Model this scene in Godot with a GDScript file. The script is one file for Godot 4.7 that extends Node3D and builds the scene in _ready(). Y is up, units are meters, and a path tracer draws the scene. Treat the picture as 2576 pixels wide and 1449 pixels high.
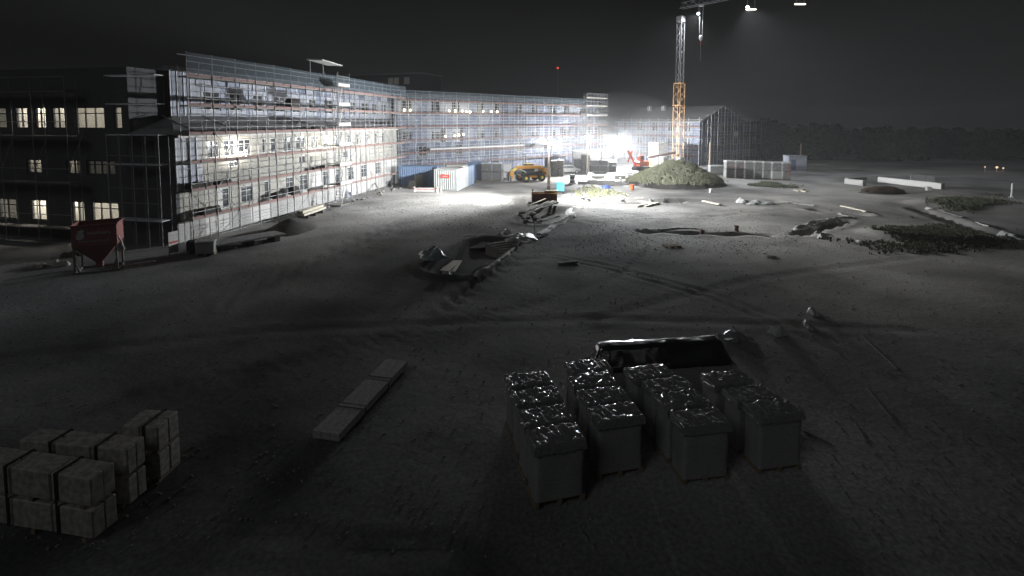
extends Node3D
# ------------------------------------------------------------------ helpers
var counts := {}
var meshes := {}
var M := {}
var rng := RandomNumberGenerator.new()
var noise := FastNoiseLite.new()
var patch := FastNoiseLite.new()
const CAM_Y := 8.5
const FOCAL := 1300.0          # survey picture: 2576 wide, centre 1288, level line at 306
const TILT := 4.0

func ray(x: float, y: float) -> Vector3:
	var c := cos(deg_to_rad(TILT)); var s := sin(deg_to_rad(TILT))
	var xc := (x - 1288.0) / FOCAL
	var yc := -(y - 306.0 - FOCAL * tan(deg_to_rad(TILT))) / FOCAL
	return Vector3(xc, yc * c - s, -yc * s - c)
func gp(x: float, y: float, h := 0.0) -> Vector3:      # surveyed point -> place on the level plane of height h
	var r := ray(x, y)
	var t := (h - CAM_Y) / r.y
	return Vector3(r.x * t, h, r.z * t)
func dp(x: float, y: float, z: float) -> Vector3:      # surveyed point at distance z
	var r := ray(x, y)
	return Vector3(0, CAM_Y, 0) + r * (z / -r.z)

func numbered(called: String, parent: Node) -> String:
	var k := str(parent.get_instance_id()) + called
	var n: int = counts.get(k, 0)
	counts[k] = n + 1
	return called if n == 0 else "%s_%03d" % [called, n]
func tag(o: Node, label: String, category := "", group := "", kind := ""):
	if label: o.set_meta("label", label)
	if category: o.set_meta("category", category)
	if group: o.set_meta("group", group)
	if kind: o.set_meta("kind", kind)
	return o
func thing(called: String, label: String, category: String, at := Vector3.ZERO, turn := 0.0, group := "") -> Node3D:
	var o := Node3D.new()
	o.name = numbered(called, self)
	add_child(o)
	o.position = at
	o.rotation.y = turn
	tag(o, label, category, group)
	return o
func facing(called: String, label: String, category: String, at: Vector3, u: Vector3, group := "") -> Node3D:
	var o := thing(called, label, category, at, 0.0, group)
	o.basis = Basis(u, Vector3.UP, u.cross(Vector3.UP))
	return o
func put(parent: Node, called: String, mesh: Mesh, m: Material, at := Vector3.ZERO, rot := Vector3.ZERO, sc := Vector3.ONE) -> MeshInstance3D:
	var o := MeshInstance3D.new()
	o.name = numbered(called, parent)
	o.mesh = mesh
	o.material_override = m
	parent.add_child(o)
	o.position = at
	o.rotation = rot
	o.scale = sc
	return o
func box_mesh(s: Vector3) -> Mesh:
	var k := "b%.3f %.3f %.3f" % [s.x, s.y, s.z]
	if not meshes.has(k):
		var b := BoxMesh.new(); b.size = s; meshes[k] = b
	return meshes[k]
func bx(parent: Node, called: String, s: Vector3, at: Vector3, m: Material, rot := Vector3.ZERO) -> MeshInstance3D:
	return put(parent, called, box_mesh(s), m, at, rot)
func quad(st: SurfaceTool, a: Vector3, b: Vector3, c: Vector3, d: Vector3):
	for v in [a, b, c, a, c, d]: st.add_vertex(v)
func add_box(st: SurfaceTool, s: Vector3, at: Vector3, bas := Basis.IDENTITY):
	var h := s * 0.5
	var p := []
	for i in 8:
		p.append(at + bas * Vector3(h.x if i & 1 else -h.x, h.y if i & 2 else -h.y, h.z if i & 4 else -h.z))
	quad(st, p[4], p[6], p[7], p[5]); quad(st, p[1], p[3], p[2], p[0]); quad(st, p[5], p[7], p[3], p[1])
	quad(st, p[0], p[2], p[6], p[4]); quad(st, p[6], p[2], p[3], p[7]); quad(st, p[0], p[4], p[5], p[1])
func start() -> SurfaceTool:
	var st := SurfaceTool.new()
	st.begin(Mesh.PRIMITIVE_TRIANGLES)
	st.set_smooth_group(-1)
	return st
func done(st: SurfaceTool) -> ArrayMesh:
	st.generate_normals()
	return st.commit()
func chamfer_mesh(s: Vector3, c: float) -> Mesh:        # box with cut edges
	var k := "c%.3f %.3f %.3f %.3f" % [s.x, s.y, s.z, c]
	if meshes.has(k): return meshes[k]
	var st := start()
	var h := s * 0.5
	var rings := [[-h.y, c], [-h.y + c, 0.0], [h.y - c, 0.0], [h.y, c]]
	var loops := []
	for r in rings:
		var i: float = r[1]
		var X := h.x - i; var Z := h.z - i
		loops.append([Vector3(-X + c, r[0], Z), Vector3(X - c, r[0], Z), Vector3(X, r[0], Z - c), Vector3(X, r[0], -Z + c), Vector3(X - c, r[0], -Z), Vector3(-X + c, r[0], -Z), Vector3(-X, r[0], -Z + c), Vector3(-X, r[0], Z - c)])
	for j in 3:
		for k2 in 8:
			var n := (k2 + 1) % 8
			quad(st, loops[j][k2], loops[j + 1][k2], loops[j + 1][n], loops[j][n])
	for k2 in range(1, 7):
		st.add_vertex(loops[3][0]); st.add_vertex(loops[3][k2 + 1]); st.add_vertex(loops[3][k2])
		st.add_vertex(loops[0][0]); st.add_vertex(loops[0][k2]); st.add_vertex(loops[0][k2 + 1])
	meshes[k] = done(st)
	return meshes[k]
func cb(parent: Node, called: String, s: Vector3, at: Vector3, m: Material, c := 0.02, rot := Vector3.ZERO) -> MeshInstance3D:
	return put(parent, called, chamfer_mesh(s, c), m, at, rot)
func tube(parent: Node, called: String, a: Vector3, b: Vector3, r: float, m: Material, sides := 6) -> MeshInstance3D:
	var k := "t%d" % sides
	if not meshes.has(k):
		var c := CylinderMesh.new(); c.top_radius = 1.0; c.bottom_radius = 1.0; c.height = 1.0; c.radial_segments = sides; c.rings = 0
		meshes[k] = c
	var o := put(parent, called, meshes[k], m)
	var d := b - a
	var y := d.normalized()
	var x := (Vector3.RIGHT if absf(y.x) < 0.9 else Vector3.UP).cross(y).normalized()
	o.transform = Transform3D(Basis(x * r, d, x.cross(y) * -r if false else x.cross(y) * r), (a + b) * 0.5)
	return o
func lathe(prof: Array, sides := 16) -> Mesh:             # prof: [radius, y] from the bottom up
	var st := start()
	for j in prof.size() - 1:
		for k in sides:
			var a := TAU * k / sides; var b := TAU * (k + 1) / sides
			var p: Array = prof[j]; var q: Array = prof[j + 1]
			quad(st, Vector3(cos(a) * p[0], p[1], sin(a) * p[0]), Vector3(cos(b) * p[0], p[1], sin(b) * p[0]), Vector3(cos(b) * q[0], q[1], sin(b) * q[0]), Vector3(cos(a) * q[0], q[1], sin(a) * q[0]))
	return done(st)
func prism(pts: Array, depth: float) -> Mesh:             # outline in x/y (counter-clockwise) pushed along z
	var st := start()
	var pv := PackedVector2Array(pts)
	var idx := Geometry2D.triangulate_polygon(pv)
	var z := depth * 0.5
	for i in range(0, idx.size(), 3):
		var t := [pv[idx[i]], pv[idx[i + 1]], pv[idx[i + 2]]]
		if (t[1] - t[0]).cross(t[2] - t[0]) > 0.0: t = [t[0], t[2], t[1]]
		for v in t: st.add_vertex(Vector3(v.x, v.y, z))
		for v in [t[0], t[2], t[1]]: st.add_vertex(Vector3(v.x, v.y, -z))
	for i in pv.size():
		var a := pv[i]; var b := pv[(i + 1) % pv.size()]
		quad(st, Vector3(a.x, a.y, z), Vector3(b.x, b.y, z), Vector3(b.x, b.y, -z), Vector3(a.x, a.y, -z))
	return done(st)
func grid_mesh(nx: int, nz: int, f: Callable, smooth := true) -> Mesh:    # f(u, v) -> Vector3, u and v from 0 to 1
	var vs := PackedVector3Array(); var ix := PackedInt32Array(); var uv := PackedVector2Array()
	for j in nz + 1:
		for i in nx + 1:
			vs.append(f.call(float(i) / nx, float(j) / nz)); uv.append(Vector2(float(i) / nx, float(j) / nz))
	for j in nz:
		for i in nx:
			var a := j * (nx + 1) + i
			ix.append_array([a, a + 1, a + nx + 2, a, a + nx + 2, a + nx + 1])
	var arr := []; arr.resize(Mesh.ARRAY_MAX)
	arr[Mesh.ARRAY_VERTEX] = vs; arr[Mesh.ARRAY_INDEX] = ix; arr[Mesh.ARRAY_TEX_UV] = uv
	var am := ArrayMesh.new()
	am.add_surface_from_arrays(Mesh.PRIMITIVE_TRIANGLES, arr)
	var st := SurfaceTool.new()
	st.create_from(am, 0)
	if not smooth:
		st.deindex(); 
	st.generate_normals()
	return st.commit()

# ------------------------------------------------------------------ materials
func lin(r: float, g: float, b: float) -> Color:
	return Color(r, g, b).linear_to_srgb()
func noise_tex(freq: float, lo: Color, hi: Color, sd: int, size := 512, oct := 4) -> NoiseTexture2D:
	var n := FastNoiseLite.new(); n.seed = sd; n.frequency = freq; n.fractal_octaves = oct
	var t := NoiseTexture2D.new(); t.width = size; t.height = size; t.seamless = true; t.noise = n
	var g := Gradient.new(); g.set_color(0, lo); g.set_color(1, hi)
	t.color_ramp = g
	return t
func bump_tex(freq: float, sd: int, strength := 8.0) -> NoiseTexture2D:
	var n := FastNoiseLite.new(); n.seed = sd; n.frequency = freq; n.fractal_octaves = 4
	var t := NoiseTexture2D.new(); t.width = 512; t.height = 512; t.seamless = true; t.noise = n
	t.as_normal_map = true; t.bump_strength = strength
	return t
var grime: Texture2D
var grain: Texture2D
var wear: Texture2D
var bumps: Texture2D
func mat(called: String, c: Color, rough := 0.8, metal := 0.0, tex: Texture2D = null, scale := 0.5) -> StandardMaterial3D:
	var m := StandardMaterial3D.new()
	m.resource_name = called
	m.albedo_color = c; m.roughness = rough; m.metallic = metal
	if tex:
		m.albedo_texture = tex; m.uv1_triplanar = true; m.uv1_world_triplanar = true; m.uv1_scale = Vector3.ONE * scale
	M[called] = m
	return m
func glow(called: String, c: Color, e: float) -> StandardMaterial3D:
	var m := mat(called, Color(0.9, 0.9, 0.9), 0.4)
	m.emission_enabled = true; m.emission = c; m.emission_energy_multiplier = e
	return m
func materials():
	grime = noise_tex(0.012, Color(0.62, 0.62, 0.62), Color(1, 1, 1), 3)
	grain = noise_tex(0.05, Color(0.68, 0.68, 0.68), Color(1, 1, 1), 5, 1024, 6)
	wear = noise_tex(0.03, Color(0.72, 0.7, 0.68), Color(1, 1, 1), 8)
	bumps = bump_tex(0.05, 11, 6.0)
	var g := mat("earth", Color.WHITE, 0.95, 0.0, grain, 0.13)
	g.vertex_color_use_as_albedo = true
	g.normal_enabled = true; g.normal_texture = bump_tex(0.03, 21, 10.0); g.normal_scale = 0.06
	mat("soil", lin(0.05, 0.045, 0.04), 0.95, 0.0, grain, 0.4)
	mat("steel", lin(0.28, 0.28, 0.285), 0.5, 0.2)
	mat("pale_steel", lin(0.5, 0.51, 0.52), 0.45, 0.3)
	mat("deck", lin(0.28, 0.27, 0.25), 0.8, 0.0, wear, 0.6)
	mat("toe", lin(0.32, 0.17, 0.15), 0.7, 0.0, wear, 0.6)
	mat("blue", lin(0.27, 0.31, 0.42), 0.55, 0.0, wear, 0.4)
	mat("blue_pale", lin(0.4, 0.43, 0.51), 0.6, 0.0, wear, 0.4)
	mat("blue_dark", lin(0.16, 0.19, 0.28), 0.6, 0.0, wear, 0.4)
	mat("beige", lin(0.5, 0.49, 0.44), 0.85, 0.0, wear, 0.35)
	mat("beige_b", lin(0.43, 0.43, 0.39), 0.85, 0.0, wear, 0.35)
	mat("beige_c", lin(0.58, 0.57, 0.52), 0.85, 0.0, wear, 0.35)
	mat("white_board", lin(0.72, 0.72, 0.7), 0.6, 0.0, wear, 0.5)
	mat("batten", lin(0.6, 0.61, 0.62), 0.7)
	mat("backing", lin(0.09, 0.09, 0.1), 0.9, 0.0, wear, 0.4)
	mat("plinth", lin(0.5, 0.5, 0.49), 0.85, 0.0, wear, 0.5)
	mat("dark_wall", lin(0.12, 0.122, 0.13), 0.9, 0.0, wear, 0.4)
	mat("roof_felt", lin(0.32, 0.325, 0.33), 0.8, 0.0, wear, 0.3)
	mat("fascia", lin(0.7, 0.7, 0.68), 0.6, 0.0, wear, 0.7)
	mat("glass", lin(0.05, 0.055, 0.06), 0.08)
	var cg := mat("clear_glass", Color(0.8, 0.85, 0.85, 0.12), 0.05)
	cg.transparency = BaseMaterial3D.TRANSPARENCY_ALPHA
	var net := mat("net", Color(0.4, 0.45, 0.48, 0.22), 0.8)
	net.transparency = BaseMaterial3D.TRANSPARENCY_ALPHA
	mat("frame_white", lin(0.45, 0.45, 0.44), 0.5)
	mat("room", lin(0.64, 0.63, 0.59), 0.9, 0.0, wear, 0.4)
	mat("rust", lin(0.16, 0.085, 0.075), 0.85, 0.0, grime, 0.6)
	mat("red", lin(0.4, 0.15, 0.14), 0.6, 0.0, wear, 0.6)
	mat("sign_red", lin(0.55, 0.07, 0.04), 0.5)
	mat("white_paint", lin(0.78, 0.78, 0.77), 0.5, 0.0, wear, 0.6)
	mat("container_white", lin(0.55, 0.58, 0.57), 0.55, 0.0, wear, 0.5)
	mat("container_blue", lin(0.2, 0.3, 0.48), 0.55, 0.0, wear, 0.5)
	mat("concrete", lin(0.33, 0.33, 0.32), 0.9, 0.0, grime, 0.5)
	mat("block_grey", lin(0.19, 0.185, 0.175), 0.9, 0.0, grime, 0.5)
	mat("block_dark", lin(0.13, 0.125, 0.12), 0.9, 0.0, grime, 0.5)
	mat("stone", lin(0.36, 0.35, 0.33), 0.9, 0.0, grime, 0.9)
	mat("wood", lin(0.36, 0.29, 0.2), 0.8, 0.0, wear, 1.2)
	mat("pale_wood", lin(0.62, 0.58, 0.48), 0.75, 0.0, wear, 1.2)
	mat("grey_wood", lin(0.26, 0.25, 0.24), 0.85, 0.0, wear, 1.2)
	mat("pole_wood", lin(0.4, 0.33, 0.26), 0.8, 0.0, wear, 1.0)
	mat("orange", lin(0.62, 0.3, 0.045), 0.45, 0.0, wear, 0.8)
	mat("crane_orange", lin(0.5, 0.3, 0.15), 0.55)
	mat("crane_grey", lin(0.25, 0.255, 0.265), 0.5)
	mat("rubber", lin(0.03, 0.03, 0.03), 0.85)
	mat("black", lin(0.02, 0.02, 0.022), 0.6)
	mat("turquoise", lin(0.12, 0.5, 0.62), 0.4)
	mat("tarp_blue", lin(0.06, 0.1, 0.3), 0.5)
	mat("orange_plastic", lin(0.5, 0.13, 0.05), 0.5)
	mat("excavator_red", lin(0.5, 0.1, 0.05), 0.5)
	mat("yellow", lin(0.6, 0.45, 0.08), 0.5)
	var film := mat("film", lin(0.3, 0.305, 0.31), 0.12, 0.0, wear, 1.0)
	film.metallic_specular = 0.9; film.clearcoat_enabled = true; film.clearcoat = 1.0; film.clearcoat_roughness = 0.08
	mat("film_side", lin(0.42, 0.425, 0.43), 0.4, 0.0, wear, 1.2)
	mat("film_matt", lin(0.62, 0.63, 0.63), 0.35, 0.0, wear, 0.8)
	mat("film_green", lin(0.35, 0.42, 0.42), 0.3, 0.0, wear, 0.8)
	mat("fleece", lin(0.66, 0.66, 0.64), 0.7, 0.0, wear, 0.8)
	for k in ["fleece", "film_matt", "film_green"]:
		M[k].backlight_enabled = true; M[k].backlight = Color(0.55, 0.55, 0.55)
	var bt := mat("black_film", lin(0.012, 0.012, 0.013), 0.18)
	bt.metallic_specular = 0.8; bt.clearcoat_enabled = true; bt.clearcoat = 1.0; bt.clearcoat_roughness = 0.12
	mat("strap", lin(0.015, 0.015, 0.016), 0.5)
	mat("pack", lin(0.58, 0.55, 0.5), 0.6, 0.0, grime, 0.8)
	var gr := mat("grass", lin(0.11, 0.12, 0.06), 0.9); gr.backlight_enabled = true; gr.backlight = lin(0.05, 0.06, 0.02)
	gr.vertex_color_use_as_albedo = true; gr.albedo_color = Color.WHITE
	mat("leaf", lin(0.028, 0.036, 0.02), 0.9)
	mat("bark", lin(0.06, 0.05, 0.04), 0.9)
	glow("lamp_white", Color(0.95, 0.98, 1.0), 14.0)
	glow("lamp_warm", Color(1.0, 0.95, 0.82), 7.0)
	glow("tube_lamp", Color(1.0, 0.97, 0.9), 5.0)
	glow("lamp_red", Color(1.0, 0.25, 0.2), 1.6)
	glow("lamp_far", Color(1.0, 0.8, 0.6), 1.2)

func lamp(parent: Node, at: Vector3, e: float, c := Color(0.93, 0.97, 1.0), size := 0.15):
	var l := OmniLight3D.new()
	l.name = numbered("light", parent)
	l.light_energy = e; l.light_color = c; l.light_size = size; l.omni_range = 300.0; l.omni_attenuation = 2.0; l.shadow_enabled = true
	parent.add_child(l)
	l.position = at

func flood(parent: Node, at: Vector3, dir: Vector3, e: float, angle := 76.0, c := Color(0.97, 0.985, 1.0), size := 0.14):
	var l := SpotLight3D.new()
	l.name = numbered("flood", parent)
	l.light_energy = e; l.light_color = c; l.light_size = size; l.spot_range = 300.0; l.spot_attenuation = 2.0; l.spot_angle = angle; l.spot_angle_attenuation = 1.0; l.shadow_enabled = true
	parent.add_child(l)
	l.transform = Transform3D(Basis.looking_at(dir.normalized(), Vector3.UP if absf(dir.normalized().y) < 0.99 else Vector3.RIGHT), at)

# ------------------------------------------------------------------ terrain
var pits := []
var ruts := []
func seg_dist(p: Vector2, a: Vector2, b: Vector2) -> float:
	var ab := b - a
	return p.distance_to(a + ab * clampf((p - a).dot(ab) / maxf(ab.length_squared(), 1e-6), 0.0, 1.0))
func g2(x: float, y: float) -> Vector2:
	var p := gp(x, y)
	return Vector2(p.x, p.z)
func ground_y(x: float, z: float) -> float:
	var p := Vector2(x, z)
	var h := noise.get_noise_2d(x * 0.6, z * 0.6) * 0.09 + noise.get_noise_2d(x * 4.0, z * 4.0) * 0.012
	for q in pits:
		var d: float = seg_dist(p, q[0], q[1]) / q[2]
		if d < 1.6:
			h -= q[3] * smoothstep(1.15, 0.55, d)
			h += q[4] * exp(-pow((d - 1.28) / 0.16, 2.0))
	for r in ruts:
		if p.distance_to(r[3]) > r[4]: continue
		var best := 99.0
		for i in r[0].size() - 1: best = minf(best, seg_dist(p, r[0][i], r[0][i + 1]))
		var d := best / float(r[1])
		if d < 3.0: h += r[2] * (exp(-pow((d - 1.3) / 0.5, 2.0)) - 1.2 * exp(-d * d))
	var far := smoothstep(110.0, 160.0, -z) + smoothstep(70.0, 110.0, absf(x))
	return h * clampf(1.0 - far, 0.0, 1.0)
func rut_wear(x: float, z: float) -> float:       # damp compacted mud pressed into the wheel tracks
	var p := Vector2(x, z)
	var w := 0.0
	for r in ruts:
		if p.distance_to(r[3]) > r[4]: continue
		var best := 99.0
		for i in r[0].size() - 1: best = minf(best, seg_dist(p, r[0][i], r[0][i + 1]))
		w = maxf(w, smoothstep(2.0, 0.5, best / float(r[1])) * (0.6 + 0.8 * noise.get_noise_2d(x * 3.0, z * 3.0)))
	return clampf(w, 0.0, 1.0)
func rut(points: Array, w: float, h: float):
	var c := Vector2.ZERO
	for q in points: c += q
	c /= points.size()
	var far := 0.0
	for q in points: far = maxf(far, c.distance_to(q))
	ruts.append([points, w, h, c, far + w * 3.0])
func axis(lo: float, hi: float, step: float, reach: float) -> PackedFloat32Array:
	var a := PackedFloat32Array()
	var v := lo; var s := step
	while v > lo - reach:
		s *= 1.35; v -= s; a.insert(0, v)
	v = lo
	while v <= hi: a.append(v); v += step
	s = step
	while v < hi + reach: a.append(v); s *= 1.35; v += s
	return a
func terrain():
	pits = [[g2(1150, 672), g2(1232, 616), 1.7, 0.75, 0.22], [g2(1345, 556), g2(1400, 530), 1.7, 0.5, 0.15], [g2(1495, 506), g2(1690, 507), 1.2, 0.35, 0.12],
		[g2(1700, 505), g2(1960, 508), 1.0, 0.4, 0.12], [g2(2060, 530), g2(2160, 538), 1.0, 0.45, 0.12], [g2(1620, 583), g2(1930, 590), 0.5, 0.25, 0.1],
		[g2(2010, 592), g2(2130, 556), 0.5, 0.25, 0.16], [g2(2310, 528), g2(2500, 590), 0.9, 0.35, 0.14], [g2(2250, 590), g2(2380, 600), 2.4, -0.35, 0.0], [g2(2400, 520), g2(2560, 525), 4.0, -0.5, 0.0]]
	for k in 4:
		var o := k * 1.1
		var arc := []
		for i in 9:
			var t := i / 8.0
			var p := g2(lerpf(1180, 1720, t), lerpf(735, 548, pow(t, 0.55)))
			arc.append(p + Vector2(-0.4, 1.0) * o * 0.8)
		rut(arc, 0.2, 0.055)
	rut([g2(900, 510), g2(1120, 492), g2(1330, 478), g2(1600, 487), g2(2000, 492), g2(2400, 560)], 0.3, 0.06)
	rut([g2(860, 535), g2(1100, 510), g2(1330, 496)], 0.3, 0.06)
	rut([g2(0, 900), g2(700, 830), g2(1500, 800), g2(2300, 830)], 0.4, 0.025)
	rut([g2(1500, 800), g2(1900, 700), g2(2300, 650)], 0.35, 0.03)
	rut([g2(1600, 535), g2(1850, 540), g2(2050, 520)], 0.2, 0.05)
	for k in 5:
		var q := []
		for i in 7:
			var t := i / 6.0
			q.append(g2(1440 + 640 * t, 522 + k * 9.0 + 22.0 * sin(t * 2.4 + k * 0.9)))
		rut(q, 0.15, 0.07)
	for k in 2:
		var o := k * 14.0
		rut([g2(300, 1000 + o), g2(900, 860 + o), g2(1350, 760 + o * 0.7), g2(1560, 690 + o * 0.5), g2(1640, 620 + o * 0.3)], 0.24, 0.03)
		rut([g2(2560, 1120 + o * 2), g2(2150, 880 + o * 1.4), g2(1800, 740 + o), g2(1500, 660 + o * 0.6), g2(1380, 640 + o * 0.5)], 0.24, 0.03)
		rut([g2(560, 760 + o), g2(820, 640 + o * 0.6), g2(1000, 560 + o * 0.4), g2(1250, 505 + o * 0.2)], 0.26, 0.05)
	rut([g2(600, 1340), g2(900, 1360), g2(1200, 1390)], 0.2, 0.04)
	var xs := axis(-34.0, 62.0, 0.34, 700.0)
	var zs := axis(-104.0, -6.0, 0.34, 700.0)
	var vs := PackedVector3Array(); var cs := PackedColorArray(); var ix := PackedInt32Array(); var uv := PackedVector2Array()
	for z in zs:
		for x in xs:
			vs.append(Vector3(x, ground_y(x, z), z)); uv.append(Vector2(x, z) * 0.2)
			var a := patch.get_noise_2d(x, z)
			var b := patch.get_noise_2d(x * 5.0 + 90.0, z * 5.0)
			var k := clampf(0.27 + a * 0.3 + b * 0.16, 0.08, 0.52) * (1.0 - 0.2 * rut_wear(x, z))
			var sand := clampf(0.5 + patch.get_noise_2d(x * 0.4 - 40.0, z * 0.4) * 1.2, 0.0, 1.0)
			cs.append(Color(k * lerpf(1.0, 1.06, sand), k, k * lerpf(1.0, 0.9, sand)))
	var nx := xs.size()
	for j in zs.size() - 1:
		for i in nx - 1:
			var a := j * nx + i
			ix.append_array([a, a + nx + 1, a + nx, a, a + 1, a + nx + 1])
	var arr := []; arr.resize(Mesh.ARRAY_MAX)
	arr[Mesh.ARRAY_VERTEX] = vs; arr[Mesh.ARRAY_INDEX] = ix; arr[Mesh.ARRAY_COLOR] = cs; arr[Mesh.ARRAY_TEX_UV] = uv
	var am := ArrayMesh.new(); am.add_surface_from_arrays(Mesh.PRIMITIVE_TRIANGLES, arr)
	var st := SurfaceTool.new(); st.create_from(am, 0); st.generate_normals()
	var o := put(self, "ground", st.commit(), M.earth)
	o.set_meta("kind", "structure")
func scatter(called: String, label: String, mesh: Mesh, m: Material, places: Array, category: String) -> void:
	var mm := MultiMesh.new(); mm.transform_format = MultiMesh.TRANSFORM_3D; mm.mesh = mesh; mm.instance_count = places.size()
	for i in places.size(): mm.set_instance_transform(i, places[i])
	var o := MultiMeshInstance3D.new(); o.multimesh = mm; o.name = numbered(called, self); o.material_override = m
	add_child(o)
	tag(o, label, category, "", "stuff")
func stone_mesh(sd: int, flat := 0.7) -> Mesh:
	var k := "s%d %.2f" % [sd, flat]
	if meshes.has(k): return meshes[k]
	var r := RandomNumberGenerator.new(); r.seed = sd
	var st := start()
	var pts := []
	for j in 5:
		var row := []
		for i in 7:
			var th := PI * j / 4.0
			var q := Vector3(sin(th) * cos(TAU * i / 7.0), cos(th) * flat, sin(th) * sin(TAU * i / 7.0))
			var w := 1.0 if j == 0 or j == 4 else r.randf_range(0.72, 1.15)
			row.append(q * w)
		row.append(row[0])
		pts.append(row)
	for j in 4:
		for i in 7: quad(st, pts[j][i], pts[j][i + 1], pts[j + 1][i + 1], pts[j + 1][i])
	meshes[k] = done(st)
	return meshes[k]
func turned(sc: Vector3, at: Vector3) -> Transform3D:
	return Transform3D(Basis(Vector3.UP, rng.randf() * TAU) * Basis.from_scale(sc), at)
func gravel():
	var pl := []
	for i in 12000:
		var p: Vector3
		var k := rng.randf()
		if k < 0.6: p = gp(clampf(rng.randfn(1190, 130), 840, 1345), clampf(492 + absf(rng.randfn(0, 45)), 480, 680))
		elif k < 0.8: p = gp(rng.randf_range(1430, 1720), rng.randf_range(496, 518))
		else: p = gp(rng.randf_range(1350, 2300), rng.randf_range(492, 640))
		var s := rng.randf_range(0.012, 0.036)
		if rng.randf() < 0.015: s *= 2.2
		p.y = ground_y(p.x, p.z) + s * 0.2
		pl.append(turned(Vector3.ONE * s, p))
	scatter("gravel", "loose grey gravel stones strewn over the lit yard", stone_mesh(4), M.stone, pl, "gravel")
	pl = []
	for i in 2600:
		var p := gp(rng.randf_range(1480, 2100), rng.randf_range(500, 600) + rng.randf_range(0, 40))
		if patch.get_noise_2d(p.x * 6.0, p.z * 6.0) < -0.1: continue
		var s := rng.randf_range(0.012, 0.035) * (2.0 if rng.randf() < 0.03 else 1.0)
		p.y = ground_y(p.x, p.z) + s * 0.15
		pl.append(turned(Vector3(1.6, 0.8, 1.2) * s, p))
	scatter("clods", "dark soil clods lying on the sandy tracks", stone_mesh(8), M.block_dark, pl, "soil clods")
	pl = []
	for i in 1800:
		var p := gp(rng.randf_range(0, 2576), 600 + 800 * pow(rng.randf(), 1.5))
		var s := rng.randf_range(0.015, 0.045)
		p.y = ground_y(p.x, p.z) + s * 0.2
		pl.append(turned(Vector3.ONE * s, p))
	scatter("pebbles", "scattered pebbles and clods on the dark foreground earth", stone_mesh(6), M.stone, pl, "pebbles")

# grass: tufts of bent blades
func tuft(h: float, c: Color, sd: int) -> Mesh:
	var r := RandomNumberGenerator.new(); r.seed = sd
	var st := SurfaceTool.new(); st.begin(Mesh.PRIMITIVE_TRIANGLES)
	for i in 7:
		var a := r.randf() * TAU
		var d := Vector3(cos(a), 0, sin(a)); var w := Vector3(-d.z, 0, d.x) * 0.03
		var b := d * r.randf() * 0.09
		var hh := h * r.randf_range(0.55, 1.0); var l := r.randf_range(0.15, 0.5) * hh
		var m := b + d * l * 0.4 + Vector3.UP * hh * 0.6; var e := b + d * l + Vector3.UP * hh
		var k := r.randf_range(0.7, 1.25)
		st.set_color(Color(c.r * k, c.g * k, c.b * k))
		for v in [b - w, m - w * 0.8, m + w * 0.8, b - w, m + w * 0.8, b + w, m - w * 0.8, e, m + w * 0.8]: st.add_vertex(v)
	st.generate_normals()
	return st.commit()
func grass(label: String, places: Array, h: float, c: Color, sd: int):
	scatter("grass", label, tuft(h, c, sd), M.grass, places, "grass")
func mound(called: String, centre: Vector3, rx: float, rz: float, h: float, sharp: float, m: Material, sd: int) -> Callable:
	var f := func(x: float, z: float) -> float:
		var d := Vector2((x - centre.x) / rx, (z - centre.z) / rz).length()
		var n := noise.get_noise_2d(x * 2.0 + sd, z * 2.0) * 0.35 + noise.get_noise_2d(x * 7.0 + sd, z * 7.0) * 0.08
		return h * pow(maxf(0.0, 1.0 - pow(minf(d * (1.0 + n * 0.5), 1.0), sharp)), 1.0) * (1.0 + n * 0.6) - 0.12
	var g := func(u: float, v: float) -> Vector3:
		var x := centre.x + (u - 0.5) * 2.2 * rx; var z := centre.z + (v - 0.5) * 2.2 * rz
		return Vector3(x, f.call(x, z), z)
	var o := put(self, called, grid_mesh(80, 60, g), m)
	o.set_meta("kind", "structure")
	return f

# ------------------------------------------------------------------ buildings
func frame_mesh(w: float, h: float, cols: int, rows: int, t := 0.08) -> Mesh:
	var k := "f%.2f %.2f %d %d" % [w, h, cols, rows]
	if meshes.has(k): return meshes[k]
	var st := start()
	add_box(st, Vector3(w, t, 0.09), Vector3(0, h * 0.5 - t * 0.5, 0)); add_box(st, Vector3(w, t, 0.09), Vector3(0, -h * 0.5 + t * 0.5, 0))
	for s in [-1, 1]: add_box(st, Vector3(t, h - 2 * t, 0.09), Vector3(s * (w - t) * 0.5, 0, 0))
	for i in range(1, cols): add_box(st, Vector3(t * 0.8, h - 2 * t, 0.08), Vector3(-w * 0.5 + w * i / cols, 0, 0))
	for j in range(1, rows): add_box(st, Vector3(w - 2 * t, t * 0.7, 0.07), Vector3(0, h * 0.5 - h * 0.3 * j, 0))
	meshes[k] = done(st)
	return meshes[k]
func window(parent: Node, x: float, y: float, w: float, h: float, z: float, cols := 2, rows := 2, glass: Material = null):
	var f := put(parent, "window", frame_mesh(w, h, cols, rows), M.frame_white, Vector3(x, y, z))
	put(f, "pane", box_mesh(Vector3(w - 0.14, h - 0.14, 0.012)), glass if glass else M.glass, Vector3(0, 0, -0.02))
	return f
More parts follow.
